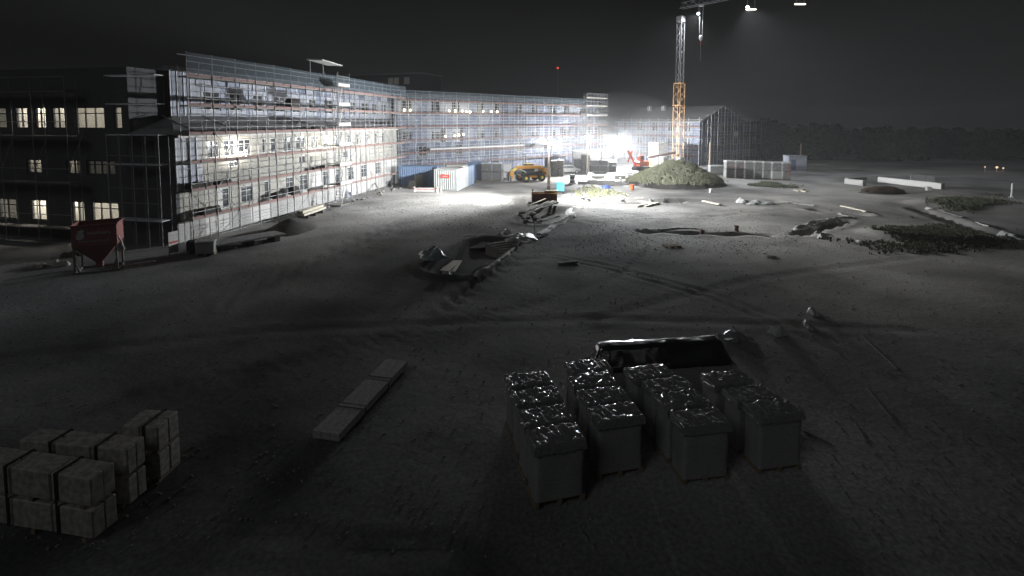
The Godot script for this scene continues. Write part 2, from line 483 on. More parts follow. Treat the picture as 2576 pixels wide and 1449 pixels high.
# panels and windows filling one storey strip; z = face of the panels
func strip(parent: Node, x0: float, x1: float, y0: float, y1: float, cell: float, z: float, skins: Array, wins: Array, batten := 0):
	var n := maxi(1, int(round((x1 - x0) / cell)))
	var cw := (x1 - x0) / n
	for i in n:
		var a := x0 + i * cw; var b := a + cw
		var cuts := [[a, b]]
		for w in wins:
			var rest := []
			for c in cuts:
				if w[1] <= c[0] or w[0] >= c[1]: rest.append(c); continue
				if w[0] > c[0] + 0.05: rest.append([c[0], w[0]])
				if w[1] < c[1] - 0.05: rest.append([w[1], c[1]])
			cuts = rest
		for c in cuts:
			var m: Material = skins[rng.randi() % skins.size()]
			put(parent, "wall_panel", box_mesh(Vector3(c[1] - c[0] - 0.02, y1 - y0 - 0.02, 0.05)), m, Vector3((c[0] + c[1]) * 0.5, (y0 + y1) * 0.5, z - 0.025 + rng.randf_range(-0.006, 0.006)))
		if batten and i % batten == 0:
			put(parent, "batten", box_mesh(Vector3(0.09, y1 - y0, 0.06)), M.batten, Vector3(a, (y0 + y1) * 0.5, z + 0.04))
	for w in wins:
		var wy0: float = w[2]; var wy1: float = w[3]; var mx: float = (w[0] + w[1]) * 0.5; var ww: float = w[1] - w[0]
		if wy0 > y0 + 0.05: put(parent, "wall_panel", box_mesh(Vector3(ww - 0.02, wy0 - y0 - 0.02, 0.05)), skins[0], Vector3(mx, (y0 + wy0) * 0.5, z - 0.025))
		if wy1 < y1 - 0.05: put(parent, "wall_panel", box_mesh(Vector3(ww - 0.02, y1 - wy1 - 0.02, 0.05)), skins[0], Vector3(mx, (y1 + wy1) * 0.5, z - 0.025))
		window(parent, mx, (wy0 + wy1) * 0.5, ww - 0.04, wy1 - wy0 - 0.04, z - 0.08, w[4] if w.size() > 4 else 2, w[5] if w.size() > 5 else 2)
func scaffold(T: Node, x0: float, x1: float, levels: Array, top: float, zin: float, zout: float, net_h := 0.0, bay := 2.2, rail_m: Material = null):
	var n := maxi(1, int(round((x1 - x0) / bay)))
	var bw := (x1 - x0) / n
	var rm: Material = rail_m if rail_m else M.steel
	for i in n + 1:
		var x := x0 + i * bw
		tube(T, "standard", Vector3(x, 0.0, zout), Vector3(x, top, zout), 0.036, rm)
		tube(T, "standard", Vector3(x, 0.0, zin), Vector3(x, top - 0.9, zin), 0.03, rm)
		for y in levels: tube(T, "transom", Vector3(x, y - 0.06, zin), Vector3(x, y - 0.06, zout), 0.028, rm)
	for y in levels:
		for i in n:
			var x := x0 + (i + 0.5) * bw
			put(T, "platform", box_mesh(Vector3(bw - 0.06, 0.1, zout - zin - 0.1)), M.deck, Vector3(x, y - 0.02, (zin + zout) * 0.5))
			tube(T, "guard_post", Vector3(x + rng.randf_range(-0.3, 0.3), y + 0.04, zout), Vector3(x + rng.randf_range(-0.05, 0.05), y + 1.0, zout), 0.025, rm)
			put(T, "toe_board", box_mesh(Vector3(bw - 0.04, 0.16, 0.03)), M.toe, Vector3(x, y + 0.11, zout - 0.05))
			for h in [0.5, 1.0]:
				tube(T, "guard_rail", Vector3(x - bw * 0.5, y + h, zout), Vector3(x + bw * 0.5, y + h, zout), 0.027, rm)
			tube(T, "inner_rail", Vector3(x - bw * 0.5, y + 1.5, zin), Vector3(x + bw * 0.5, y + 1.5, zin), 0.027, rm)
	for i in n:
		if i % 4 == 1:
			var y := 0.1
			var flip := false
			for l in levels:
				var a := x0 + i * bw; var b := a + bw
				tube(T, "brace", Vector3(b if flip else a, y, zout + 0.05), Vector3(a if flip else b, l, zout + 0.05), 0.024, rm)
				y = l; flip = not flip
		if net_h > 0.0:
			var x := x0 + (i + 0.5) * bw
			put(T, "safety_net", box_mesh(Vector3(bw - 0.03, net_h * rng.randf_range(0.93, 1.0), 0.012)), M.net, Vector3(x, top - net_h * 0.5 - 0.02, zout + 0.09))

const LU := Vector3(0.2064, 0, -0.97847)
var LO := Vector3(-23.2, 0, -35.4)
const LEVELS := [1.7, 3.7, 5.6, 7.6, 9.6, 11.6]
func left_building():
	var T := facing("apartment_building", "large apartment building with beige lower facade, blue upper storey and dark end wall", "building", LO, LU)
	var L := 36.0
	# lower volume: core behind the skins
	put(T, "core_wall", box_mesh(Vector3(L - 0.4, 7.4, 0.4)), M.backing, Vector3(L * 0.5 + 0.2, 3.7, -0.45))
	put(T, "core_wall", box_mesh(Vector3(0.4, 8.4, 14.0)), M.backing, Vector3(L - 0.2, 4.2, -7.8))
	# plinth slabs, ground, first and second storey skins
	strip(T, 0.1, L, 0.05, 1.5, 2.4, 0.0, [M.plinth, M.white_board, M.plinth], [])
	var w0 := [[1.0, 2.1, 1.75, 3.4, 1, 1], [4.2, 5.0, 1.75, 3.4, 1, 2], [6.2, 7.6, 1.9, 3.3], [9.0, 9.7, 1.75, 3.4, 1, 1], [11.9, 13.1, 1.8, 3.4], [14.0, 15.3, 1.8, 3.4], [18.0, 19.2, 1.8, 3.4], [20.4, 21.5, 1.8, 3.4, 1, 2], [23.0, 24.3, 1.8, 3.4], [26.0, 27.4, 1.8, 3.4], [29.5, 31.0, 1.8, 3.4]]
	strip(T, 0.1, 2.5, 1.55, 3.6, 0.6, 0.0, [M.beige_c, M.beige], [])
	strip(T, 2.5, L, 1.55, 3.6, 1.2, 0.0, [M.beige_c, M.white_board, M.beige], w0.slice(1))
	strip(T, 0.1, 2.5, 3.65, 5.5, 0.6, 0.0, [M.blue, M.blue_pale], [], 1)
	strip(T, 2.5, L, 3.65, 5.5, 1.2, 0.0, [M.beige, M.beige_b, M.beige], [[5.0, 6.2, 4.9, 5.4, 2, 1], [14.0, 15.1, 4.5, 5.3, 2, 1], [22.0, 23.0, 4.4, 5.3, 2, 1]])
	var w2 := []
	for a in [[2.8, 4.1], [4.5, 5.8], [6.1, 7.6], [8.9, 9.4], [10.0, 10.8], [11.7, 13.0], [13.6, 15.1], [16.0, 17.3], [18.2, 19.6], [20.4, 21.6], [23.0, 23.6], [25.0, 25.6], [27.0, 28.0], [29.4, 30.2], [31.6, 32.4]]:
		w2.append([a[0], a[1], 5.75, 7.1, 2 if a[1] - a[0] > 0.9 else 1, 2])
	strip(T, 0.1, 2.5, 5.55, 7.35, 0.6, 0.0, [M.blue, M.blue_pale, M.blue], [], 1)
	strip(T, 2.5, L, 5.55, 7.35, 1.2, 0.0, [M.beige, M.beige_b, M.beige_c], w2)
	# eave, fascia and the lean-to roof with a hip at the far end
	for i in 12:
		put(T, "fascia_board", box_mesh(Vector3(L / 12.0 - 0.03, 0.24, 0.04)), M.fascia, Vector3((i + 0.5) * L / 12.0, 7.5 + rng.randf_range(-0.02, 0.02), 0.34))
	put(T, "soffit", box_mesh(Vector3(L, 0.04, 0.6)), M.white_board, Vector3(L * 0.5, 7.4, 0.02))
	var st := start()
	var a := Vector3(-0.3, 7.62, 0.38); var b := Vector3(L + 0.6, 7.62, 0.38); var c := Vector3(L - 9.0, 8.95, -3.0); var d := Vector3(2.9, 8.95, -3.0); var g := Vector3(-0.3, 7.62, -3.6); var e := Vector3(L + 0.6, 7.62, -6.4)
	quad(st, a, d, c, b); quad(st, b, c, e, b); quad(st, a, g, d, a)
	var o := Vector3(0, -0.06, 0)
	quad(st, a + o, b + o, c + o, d + o); quad(st, a + o, a, b, b + o)
	put(T, "roof", done(st), M.roof_felt)
	for i in 7: put(T, "roof_seam", box_mesh(Vector3(0.04, 0.05, 3.6)), M.steel, Vector3(2.0 + i * 3.9, 8.32, -1.31), Vector3(0.374, 0, 0))
	# upper volume, set back
	var U := L + 5.0
	put(T, "upper_core_wall", box_mesh(Vector3(U - 2.95, 4.6, 0.4)), M.backing, Vector3(U * 0.5 + 1.475, 10.1, -3.4))
	strip(T, 2.92, 5.4, 8.9, 12.3, 0.6, -3.05, [M.blue, M.blue_pale, M.blue], [], 1)
	var w3 := []
	for k in 12: w3.append([6.0 + k * 2.9, 7.4 + k * 2.9 + (0.5 if k % 3 == 0 else 0.0), 9.4, 11.0, 2, 2])
	strip(T, 5.4, U, 8.9, 11.3, 0.8, -3.05, [M.blue_pale, M.blue, M.blue_pale], w3)
	strip(T, 5.4, U, 11.33, 12.3, 1.6, -3.05, [M.blue, M.blue_pale, M.blue_dark], [], 1)
	put(T, "parapet", box_mesh(Vector3(U - 2.6, 0.3, 0.5)), M.roof_felt, Vector3(U * 0.5 + 1.35, 12.5, -3.1))
	put(T, "upper_roof", box_mesh(Vector3(U - 2.8, 0.2, 11.0)), M.roof_felt, Vector3(U * 0.5 + 1.4, 12.4, -8.8))
	# the dark end wall with lit rooms (wall in the local y/z plane at x = 0)
	var E := Node3D.new(); E.name = "end_wall"; T.add_child(E)
	E.basis = Basis(Vector3(0, 0, 1), Vector3.UP, Vector3(-1, 0, 0))      # local x runs along +z of the building, out of the wall = -x of it
	var D := 24.0
	var rows := [[1.2, 2.75, [[-7.3, -4.9, 3], [-9.1, -7.9, 2], [-12.9, -11.4, 2], [-16.0, -14.2, 2]]], [4.7, 5.75, [[-7.5, -5.0, 4], [-9.3, -8.0, 2], [-13.0, -11.6, 2]]], [8.0, 9.55, [[-4.9, -4.2, 1], [-8.3, -5.7, 3], [-10.4, -9.2, 2], [-12.0, -10.9, 2], [-13.8, -12.6, 2], [-16.5, -14.6, 2]]]]
	var ws := start()
	var y := 0.0
	for r in rows:
		var x := -3.6 if r[0] > 7.5 else 0.0
		var yy: float = minf(r[0], 7.5)
		add_box(ws, Vector3(D, yy - y, 0.3), Vector3(-D * 0.5, (yy + y) * 0.5, -0.15))
		if r[0] > 7.5: add_box(ws, Vector3(D - 3.6, r[0] - 7.5, 0.3), Vector3((-D - 3.6) * 0.5, (r[0] + 7.5) * 0.5, -0.15))
		for w in r[2]:
			add_box(ws, Vector3(x - w[1], r[1] - r[0], 0.3), Vector3((x + w[1]) * 0.5, (r[0] + r[1]) * 0.5, -0.15))
			x = w[0]
		add_box(ws, Vector3(x + D, r[1] - r[0], 0.3), Vector3((x - D) * 0.5, (r[0] + r[1]) * 0.5, -0.15))
		y = r[1]
	add_box(ws, Vector3(D - 3.6, 12.3 - y, 0.3), Vector3((-D - 3.6) * 0.5, (12.3 + y) * 0.5, -0.15))
	add_box(ws, Vector3(0.3, 3.6, 2.6), Vector3(-3.75, 10.5, -1.6))
	put(E, "outer_wall", done(ws), M.dark_wall)
	for ri in 3:
		var r: Array = rows[ri]
		for w in r[2]:
			var f := put(E, "window", frame_mesh(w[1] - w[0], r[1] - r[0], w[2], 2), M.backing, Vector3((w[0] + w[1]) * 0.5, (r[0] + r[1]) * 0.5, -0.12))
			put(f, "pane", box_mesh(Vector3(w[1] - w[0] - 0.14, r[1] - r[0] - 0.14, 0.01)), M.clear_glass, Vector3(0, 0, -0.02))
		# room shell behind the row
		var f0: float = r[0] - 0.75; var f1: float = minf(r[1] + 0.45, 12.0)
		put(E, "room_floor", box_mesh(Vector3(17.0, 0.1, 4.2)), M.room, Vector3(-12.45, f0, -2.45))
		put(E, "room_ceiling", box_mesh(Vector3(17.0, 0.1, 4.2)), M.room, Vector3(-12.45, f1, -2.45))
		put(E, "room_wall", box_mesh(Vector3(17.0, f1 - f0, 0.1)), M.room, Vector3(-12.45, (f0 + f1) * 0.5, -4.6))
		for sx in [-3.95, -8.72, -10.65, -14.0, -21.0]:
			put(E, "room_wall", box_mesh(Vector3(0.1, f1 - f0, 4.2)), M.room, Vector3(sx, (f0 + f1) * 0.5, -2.45))
		for lx in [-5.0, -6.6, -9.8, -12.0, -13.3, -15.5]:
			var e2: float = [5.5, 0.7, 4.2][ri] * (0.5 if lx == -6.6 else 1.0)
			if ri == 1 and lx > -6.0: continue
			put(E, "tube_light", box_mesh(Vector3(0.4, 0.05, 0.1)), M.tube_lamp if ri != 1 else M.room, Vector3(lx, f1 - 0.1, -1.8))
			lamp(E, Vector3(lx, f1 - 0.25, -1.8), e2, Color(1.0, 0.98, 0.93), 0.1)

	# scaffold along the lit facade
	var S := facing("scaffold", "long steel scaffold with red toe boards along the beige facade", "scaffold", LO, LU)
	scaffold(S, 0.15, L + 0.4, LEVELS, 13.25, 0.45, 1.15, 1.45)
	for yy in [0.25, 0.5, 0.75, 1.0, 1.25]:
		for i in 7: tube(S, "fence_rail", Vector3(2.5 + i * 2.6, yy, 1.3), Vector3(5.1 + i * 2.6, yy, 1.3), 0.022, M.steel)
	# wall lamps that stand on the scaffold
	var k := 0
	for p in [[5.4, 5.9, 55.0], [5.9, 6.05, 18.0], [16.2, 5.85, 40.0], [18.9, 5.85, 20.0], [26.6, 6.0, 12.0]]:
		var W := facing("work_lamp", ["cluster of bright work lamps on the scaffold deck under the eave", "smaller lamp beside the bright cluster on the scaffold", "round bright work lamp beside the scaffold stair", "lamp shining through the stair tower landing", "small lamp far along the beige facade"][k], "lamp", LO + LU * p[0] + Vector3.UP * 5.63 + LU.cross(Vector3.UP) * 0.8, LU, "")
		tube(W, "stand", Vector3.ZERO, Vector3(0, p[1] - 5.63, 0), 0.02, M.steel)
		var sm := SphereMesh.new(); sm.radius = 0.15 if k % 2 == 0 else 0.1; sm.height = sm.radius * 2.0; sm.radial_segments = 12; sm.rings = 6
		put(W, "lamp_head", sm, M.lamp_warm, Vector3(0, p[1] - 5.5, 0))
		lamp(W, Vector3(0, p[1] - 5.5, 0), p[2] * 0.13, Color(1.0, 0.98, 0.94), 0.1)
		k += 1
	k = 0
	for cc in [[1.0, 3.75, 1.3, 0.45], [2.0, 1.75, 1.5, 0.5], [3.4, 3.75, 1.1, 0.3], [9.5, 1.75, 0.7, 0.6], [12.0, 1.75, 0.6, 0.8], [16.0, 3.75, 1.2, 0.35], [15.9, 7.65, 1.1, 0.3], [12.2, 9.65, 1.2, 0.9]]:
		var G := facing("material_bundle", ["dark sagging bundle on the scaffold deck before the blue corner panels", "rounded dark bundle on the lowest deck at the facade corner", "flat dark bundle on the deck right of the blue panels", "small dark bin on the lowest scaffold deck", "tall dark bin on the lowest scaffold deck", "long dark roll on the deck by the stair tower", "dark roll on the eave level deck by the stair tower", "large dark cover on the upper deck left of the stair tower"][k], "bundle", LO + LU * cc[0] + LU.cross(Vector3.UP) * 0.8 + Vector3.UP * cc[1], LU, "")
		put(G, "cover", crumple(cc[2], 0.5, cc[3] * 0.9, 0.08, 300 + k, 18, 12), M.soil, Vector3(0, cc[3], 0)); put(G, "load", chamfer_mesh(Vector3(cc[2] * 0.9, cc[3] - 0.05, 0.44), 0.05), M.grey_wood, Vector3(0, cc[3] * 0.5 - 0.02, 0))
		k += 1
	# scaffold round the dark end
	var nu := LU.cross(Vector3.UP)
	var S2 := facing("scaffold", "unlit scaffold with pale platform ends on the dark end wall", "scaffold", LO - LU * 0.0 - nu * 4.2, nu)
	for lv in [1.8, 5.6, 7.6, 9.7, 11.6]:
		for i in 2:
			put(S2, "platform", box_mesh(Vector3(2.0, 0.07, 0.75)), M.batten, Vector3(1.05 + i * 2.08, lv, 0.8))
	for i in 5:
		tube(S2, "standard", Vector3(i * 1.05, 0, 1.2), Vector3(i * 1.05, 7.7, 1.2), 0.03, M.pale_steel)
		tube(S2, "standard", Vector3(i * 1.05, 0, 0.4), Vector3(i * 1.05, 7.7, 0.4), 0.03, M.steel)
	for lv in [3.0, 4.0, 6.2]:
		tube(S2, "guard_rail", Vector3(0, lv, 1.2), Vector3(4.2, lv, 1.2), 0.024, M.steel)
	var S3 := facing("scaffold", "pale plank platform of scaffold below the lit windows of the dark wall", "scaffold", LO - nu * 16.5, nu)
	for i in 4:
		tube(S3, "standard", Vector3(i * 3.0, 0, 1.2), Vector3(i * 3.0, 11.5, 1.2), 0.03, M.steel)
		tube(S3, "standard", Vector3(i * 3.0, 0, 0.4), Vector3(i * 3.0, 11.5, 0.4), 0.03, M.steel)
		tube(S3, "brace", Vector3(i * 3.0, 5.0, 1.25), Vector3(i * 3.0 + 1.4, 7.6, 1.25), 0.03, M.steel)
		if i < 3:
			for lv in [0.95, 4.2, 7.5, 10.6]:
				put(S3, "platform", box_mesh(Vector3(2.94, 0.07, 0.75)), M.grey_wood, Vector3(1.5 + i * 3.0, lv, 0.8))
				tube(S3, "guard_rail", Vector3(i * 3.0, lv + 1.0, 1.2), Vector3(i * 3.0 + 3.0, lv + 1.0, 1.2), 0.024, M.steel)

func stair_tower():
	var T := facing("stair_tower", "scaffold stair tower with bright white landing boards and diagonal flights", "stair", LO + LU * 16.6 + LU.cross(Vector3.UP) * 1.2, LU)
	for x in [0.0, 2.2]:
		for z in [0.15, 1.55]:
			tube(T, "standard", Vector3(x, 0, z), Vector3(x, 13.4, z), 0.035, M.steel)
	var ys := [0.1, 2.2, 4.1, 6.1, 8.1, 10.1, 12.0]
	for i in 7:
		var y: float = ys[i]
		put(T, "landing", box_mesh(Vector3(2.1, 0.06, 1.3)), M.deck, Vector3(1.1, y, 0.85))
		if i > 0:
			put(T, "landing_board", box_mesh(Vector3(2.15, 0.3, 0.03)), M.white_board, Vector3(1.1, y + 0.14, 1.6))
			tube(T, "guard_rail", Vector3(0, y + 1.0, 1.55), Vector3(2.2, y + 1.0, 1.55), 0.024, M.steel)
			var p: float = ys[i - 1]
			var a := Vector3(0.25, p + 0.1, 1.5); var b := Vector3(0.85, y - 0.05, 1.5)
			var d := b - a
			put(T, "stair_stringer", box_mesh(Vector3(0.05, d.length(), 0.06)), M.white_paint, (a + b) * 0.5, Vector3(0, 0, -atan2(d.x, d.y)))
			put(T, "stair_stringer", box_mesh(Vector3(0.05, d.length(), 0.06)), M.white_paint, (a + b) * 0.5 - Vector3(0, 0, 0.7), Vector3(0, 0, -atan2(d.x, d.y)))
			for s in 7:
				put(T, "stair_tread", box_mesh(Vector3(0.2, 0.03, 0.64)), M.pale_steel, a.lerp(b, (s + 0.5) / 7.0) - Vector3(0, 0, 0.35))
	# canopy roof
	put(T, "canopy", box_mesh(Vector3(3.6, 0.1, 1.7)), M.white_board, Vector3(0.0, 14.3, 0.2), Vector3(0.06, 0, -0.05))
	for x in [-1.6, 0.6]: tube(T, "canopy_post", Vector3(x, 12.0, -0.4), Vector3(x, 14.28, -0.4), 0.04, M.steel)

const WU := Vector3(0.718, 0, -0.696)
var WO := Vector3(-17.1, 0, -75.7)
func wing():
	var L := 49.0
	var T := facing("apartment_building", "long far wing clad in blue boards behind bright scaffolding", "building", WO, WU)
	put(T, "core_wall", box_mesh(Vector3(L, 12.2, 0.4)), M.backing, Vector3(L * 0.5, 6.1, -0.5))
	put(T, "side_wall", box_mesh(Vector3(0.4, 12.2, 11.6)), M.backing, Vector3(L - 0.2, 6.1, -6.5))
	put(T, "roof", box_mesh(Vector3(L + 0.4, 0.3, 12.4)), M.roof_felt, Vector3(L * 0.5, 12.4, -6.3))
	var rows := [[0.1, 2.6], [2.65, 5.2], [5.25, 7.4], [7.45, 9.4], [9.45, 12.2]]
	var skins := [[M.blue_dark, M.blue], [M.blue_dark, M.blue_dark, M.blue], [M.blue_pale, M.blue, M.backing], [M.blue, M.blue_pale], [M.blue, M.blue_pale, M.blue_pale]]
	for i in 5:
		var r: Array = rows[i]
		var ws := []
		if i in [2, 4]:
			for k in 10: ws.append([1.2 + k * 4.6 + (0.6 if k % 2 else 0.0), 2.9 + k * 4.6 + (0.6 if k % 2 else 0.0), r[0] + 0.5, r[1] - 0.4, 2, 2])
		if i == 1:
			for k in 6: ws.append([4.0 + k * 7.0, 5.6 + k * 7.0, r[0] + 0.4, r[1] - 0.4, 2, 2])
		var bare := [M.blue_dark, M.blue, M.blue_dark]  # clad like the rest; the darker mix paints shade onto the middle
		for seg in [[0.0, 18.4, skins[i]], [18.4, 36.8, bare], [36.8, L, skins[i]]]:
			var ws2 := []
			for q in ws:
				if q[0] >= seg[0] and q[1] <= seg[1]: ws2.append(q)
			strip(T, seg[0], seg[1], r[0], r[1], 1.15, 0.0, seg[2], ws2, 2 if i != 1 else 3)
	put(T, "canopy", box_mesh(Vector3(20.0, 0.25, 1.6)), M.white_board, Vector3(14.0, 4.4, 2.2))
	put(T, "canopy", box_mesh(Vector3(12.0, 0.5, 1.2)), M.dark_wall, Vector3(33.0, 4.3, 2.0))
	var S := facing("scaffold", "long steel scaffold in front of the blue far wing", "scaffold", WO, WU)
	scaffold(S, 0.3, L - 0.2, [1.9, 3.8, 5.7, 7.7, 9.7, 11.6], 13.1, 0.35, 1.1, 1.3, 2.5, M.pale_steel)
	# raised bright end bays with ladder frames
	var R := facing("scaffold", "bright scaffold end bays rising above the far wing corner", "scaffold", WO + WU * 42.5, WU)
	for x in [0.0, 2.3, 4.6, 6.9]:
		for z in [1.5, 2.2]: tube(R, "standard", Vector3(x, 0, z), Vector3(x, 14.2, z), 0.035, M.pale_steel)
	for y in [1.9, 3.8, 5.7, 7.7, 9.7, 11.6, 13.2]:
		for i in 3:
			put(R, "platform", box_mesh(Vector3(2.2, 0.06, 0.6)), M.pale_wood, Vector3(1.15 + i * 2.3, y, 1.85))
			put(R, "toe_board", box_mesh(Vector3(2.26, 0.18, 0.03)), M.white_board if y > 9.0 else M.toe, Vector3(1.15 + i * 2.3, y + 0.12, 2.24))
			tube(R, "guard_rail", Vector3(i * 2.3, y + 1.0, 2.2), Vector3(i * 2.3 + 2.3, y + 1.0, 2.2), 0.03, M.pale_steel)
			for j in 4: tube(R, "baluster", Vector3(i * 2.3 + 0.46 * (j + 0.5), y + 0.1, 2.2), Vector3(i * 2.3 + 0.46 * (j + 0.5), y + 1.0, 2.2), 0.02, M.pale_steel)
	# lamps behind the upper windows, on the scaffold deck
	var k := 0
	for p in [[1.2, 9.75], [2.2, 9.75], [9.4, 9.75], [10.6, 9.75], [12.0, 9.75], [12.9, 9.7], [13.6, 9.65], [16.4, 9.75], [18.3, 9.75], [19.6, 9.75], [8.6, 5.75], [10.4, 5.8], [11.2, 5.9], [12.2, 6.0]]:
		var up: bool = p[1] > 8.0
		var W := facing("site_lamp", "small round lamp glowing on the upper deck of the far wing scaffold" if up else "small round lamp glowing on the lower deck of the far wing scaffold", "lamp", WO + WU * p[0] + WU.cross(Vector3.UP) * 0.7 + Vector3.UP * (9.73 if up else 5.73), WU, "upper deck lamps" if up else "lower deck lamps")
		var sm := SphereMesh.new(); sm.radius = 0.16 if k % 3 else 0.2; sm.height = sm.radius * 2.0; sm.radial_segments = 12; sm.rings = 6
		put(W, "lamp_head", sm, M.lamp_warm, Vector3(0, p[1] - (9.73 if up else 5.73) + 0.45, 0))
		tube(W, "stand", Vector3.ZERO, Vector3(0, 0.3, 0), 0.02, M.steel)
		lamp(W, Vector3(0, p[1] - (9.73 if up else 5.73) + 0.45, 0), 0.8, Color(1.0, 0.97, 0.88), 0.12)
		k += 1

const FU := Vector3(0.542, 0, 0.8404)
func far_building():
	var C := Vector3(36.3, 0, -100.0)
	var L := 22.0
	var T := facing("apartment_building", "distant building with pitched roof and gable behind the crane", "building", C - FU * L, FU)
	put(T, "core_wall", box_mesh(Vector3(L, 8.8, 0.4)), M.backing, Vector3(L * 0.5, 4.4, -0.5))
	for r in [[0.1, 2.9, [M.blue, M.blue_dark]], [2.95, 5.8, [M.blue, M.blue_pale, M.blue]], [5.85, 8.8, [M.blue_pale, M.blue]]]:
		var ws := []
		for k in 5: ws.append([1.5 + k * 4.2, 3.0 + k * 4.2, r[0] + 0.7, r[1] - 0.5, 2, 2])
		strip(T, 0.0, L, r[0], r[1], 1.4, 0.0, r[2], ws, 2)
	# gable wall (in the plane x = L)
	var gw := 14.0
	var g := put(T, "gable_wall", prism([Vector2(-gw, 0), Vector2(0, 0), Vector2(0, 8.8), Vector2(-gw * 0.5, 11.6), Vector2(-gw, 8.8)], 0.3), M.blue_dark, Vector3(L - 0.15, 0, 0), Vector3(0, -PI * 0.5, 0))
	g.basis = Basis(Vector3(0, 0, 1), Vector3.UP, Vector3(-1, 0, 0))
	for k in 3:
		for j in 3:
			var f: Node3D = window(T, 0, 0, 1.5, 1.6, 0)
			f.transform = Transform3D(Basis(Vector3(0, 0, -1), Vector3.UP, Vector3(1, 0, 0)), Vector3(L + 0.03, 1.6 + j * 2.9, -2.5 - k * 4.4))
	var st := start()
	var q := [Vector3(-0.5, 8.65, 0.7), Vector3(L + 0.7, 8.65, 0.7), Vector3(L + 0.7, 11.75, -gw * 0.5), Vector3(-0.5, 11.75, -gw * 0.5), Vector3(L + 0.7, 8.65, -gw - 0.7), Vector3(-0.5, 8.65, -gw - 0.7)]
	quad(st, q[0], q[3], q[2], q[1]); quad(st, q[3], q[5], q[4], q[2])
	var o := Vector3(0, -0.2, 0)
	quad(st, q[0] + o, q[1] + o, q[2] + o, q[3] + o); quad(st, q[3] + o, q[2] + o, q[4] + o, q[5] + o); quad(st, q[1], q[2], q[2] + o, q[1] + o); quad(st, q[2], q[4], q[4] + o, q[2] + o); quad(st, q[0] + o, q[0], q[1], q[1] + o)
	put(T, "roof", done(st), M.roof_felt)
	for x in [5.0, 9.0]: put(T, "roof_vent", chamfer_mesh(Vector3(0.8, 1.0, 0.8), 0.05), M.pale_steel, Vector3(x, 11.4, -4.6))
	var S := facing("scaffold", "bright scaffold along the eave side of the distant building", "scaffold", C - FU * L, FU)
	scaffold(S, 0.2, L + 0.8, [1.7, 3.6, 5.5, 7.4], 9.3, 0.4, 1.2, 0.0, 2.4, M.pale_steel)
	var gu := FU.cross(Vector3.UP) * -1.0
	var S2 := facing("scaffold", "grey scaffold rising in steps up the gable wall", "scaffold", C + FU * 0.3, gu)
	for i in 7:
		var x := 1.4 + i * 2.1
		var top := 9.4 + 2.6 * (1.0 - absf(x - 7.2) / 7.2)
		for z in [0.4, 1.2]: tube(S2, "standard", Vector3(x, 0, z), Vector3(x, top, z), 0.035, M.pale_steel)
	for lv in [1.7, 3.6, 5.5, 7.4, 9.3]:
		for i in 6:
			if lv > 9.0 and (i == 0 or i == 5): continue
			put(S2, "platform", box_mesh(Vector3(2.0, 0.06, 0.7)), M.deck, Vector3(2.45 + i * 2.1, lv, 0.8))
			put(S2, "toe_board", box_mesh(Vector3(2.06, 0.16, 0.03)), M.grey_wood, Vector3(2.45 + i * 2.1, lv + 0.11, 1.15))
			for h in [0.5, 1.0]: tube(S2, "guard_rail", Vector3(1.4 + i * 2.1, lv + h, 1.2), Vector3(3.5 + i * 2.1, lv + h, 1.2), 0.024, M.pale_steel)
	var b := thing("notice_board", "small white board hung on the dim gable scaffold", "board", C + FU * 1.7 + gu * 9.0 + Vector3.UP * 5.55)
	b.basis = S2.basis
	bx(b, "panel", Vector3(1.6, 0.9, 0.04), Vector3(0, 0.48, 0), M.white_board); bx(b, "edge", Vector3(1.7, 0.06, 0.06), Vector3(0, 0.0, 0), M.steel)
	# lower dark block continuing to the right
	var B := facing("apartment_building", "low unlit building block with scaffold beyond the gable", "building", C + gu * 15.2 - FU * 3.0, gu)
	put(B, "wall", box_mesh(Vector3(9.0, 8.6, 8.0)), M.dark_wall, Vector3(4.5, 4.3, -4.0))
	put(B, "roof", box_mesh(Vector3(9.4, 0.25, 8.4)), M.roof_felt, Vector3(4.5, 8.74, -4.0))
	for i in 4:
		for j in 3: window(B, 1.3 + i * 2.1, 1.7 + j * 2.7, 1.2, 1.5, 0.05)
	for i in 5: tube(B, "scaffold_standard", Vector3(0.2 + i * 2.1, 0, 1.0), Vector3(0.2 + i * 2.1, 9.6, 1.0), 0.035, M.steel)
	for j in 4:
		for i in 4: put(B, "scaffold_platform", box_mesh(Vector3(2.0, 0.06, 0.7)), M.deck, Vector3(1.25 + i * 2.1, 1.7 + j * 2.0, 0.6))
func rear_block():
	var p := dp(960, 190, 112.0)
	var T := thing("apartment_building", "dark building block with two faint windows above the long roof", "building", Vector3(p.x, 0, p.z - 6.0), -0.35)
	put(T, "wall", box_mesh(Vector3(22, 18.6, 9)), M.dark_wall, Vector3(0, 9.3, 0))
	put(T, "roof", box_mesh(Vector3(22.6, 0.3, 9.6)), M.roof_felt, Vector3(0, 18.75, 0))
	for x in [3.6, 5.0, 7.6]:
		var f := put(T, "window", frame_mesh(1.3, 1.4, 1, 1), M.frame_white, Vector3(x, 17.2, 4.53))
		var pane := mat("dim_window", lin(0.3, 0.3, 0.28), 0.4); pane.emission_enabled = true; pane.emission = Color(1.0, 0.97, 0.9); pane.emission_energy_multiplier = 0.035
		put(f, "pane", box_mesh(Vector3(1.16, 1.26, 0.02)), pane)

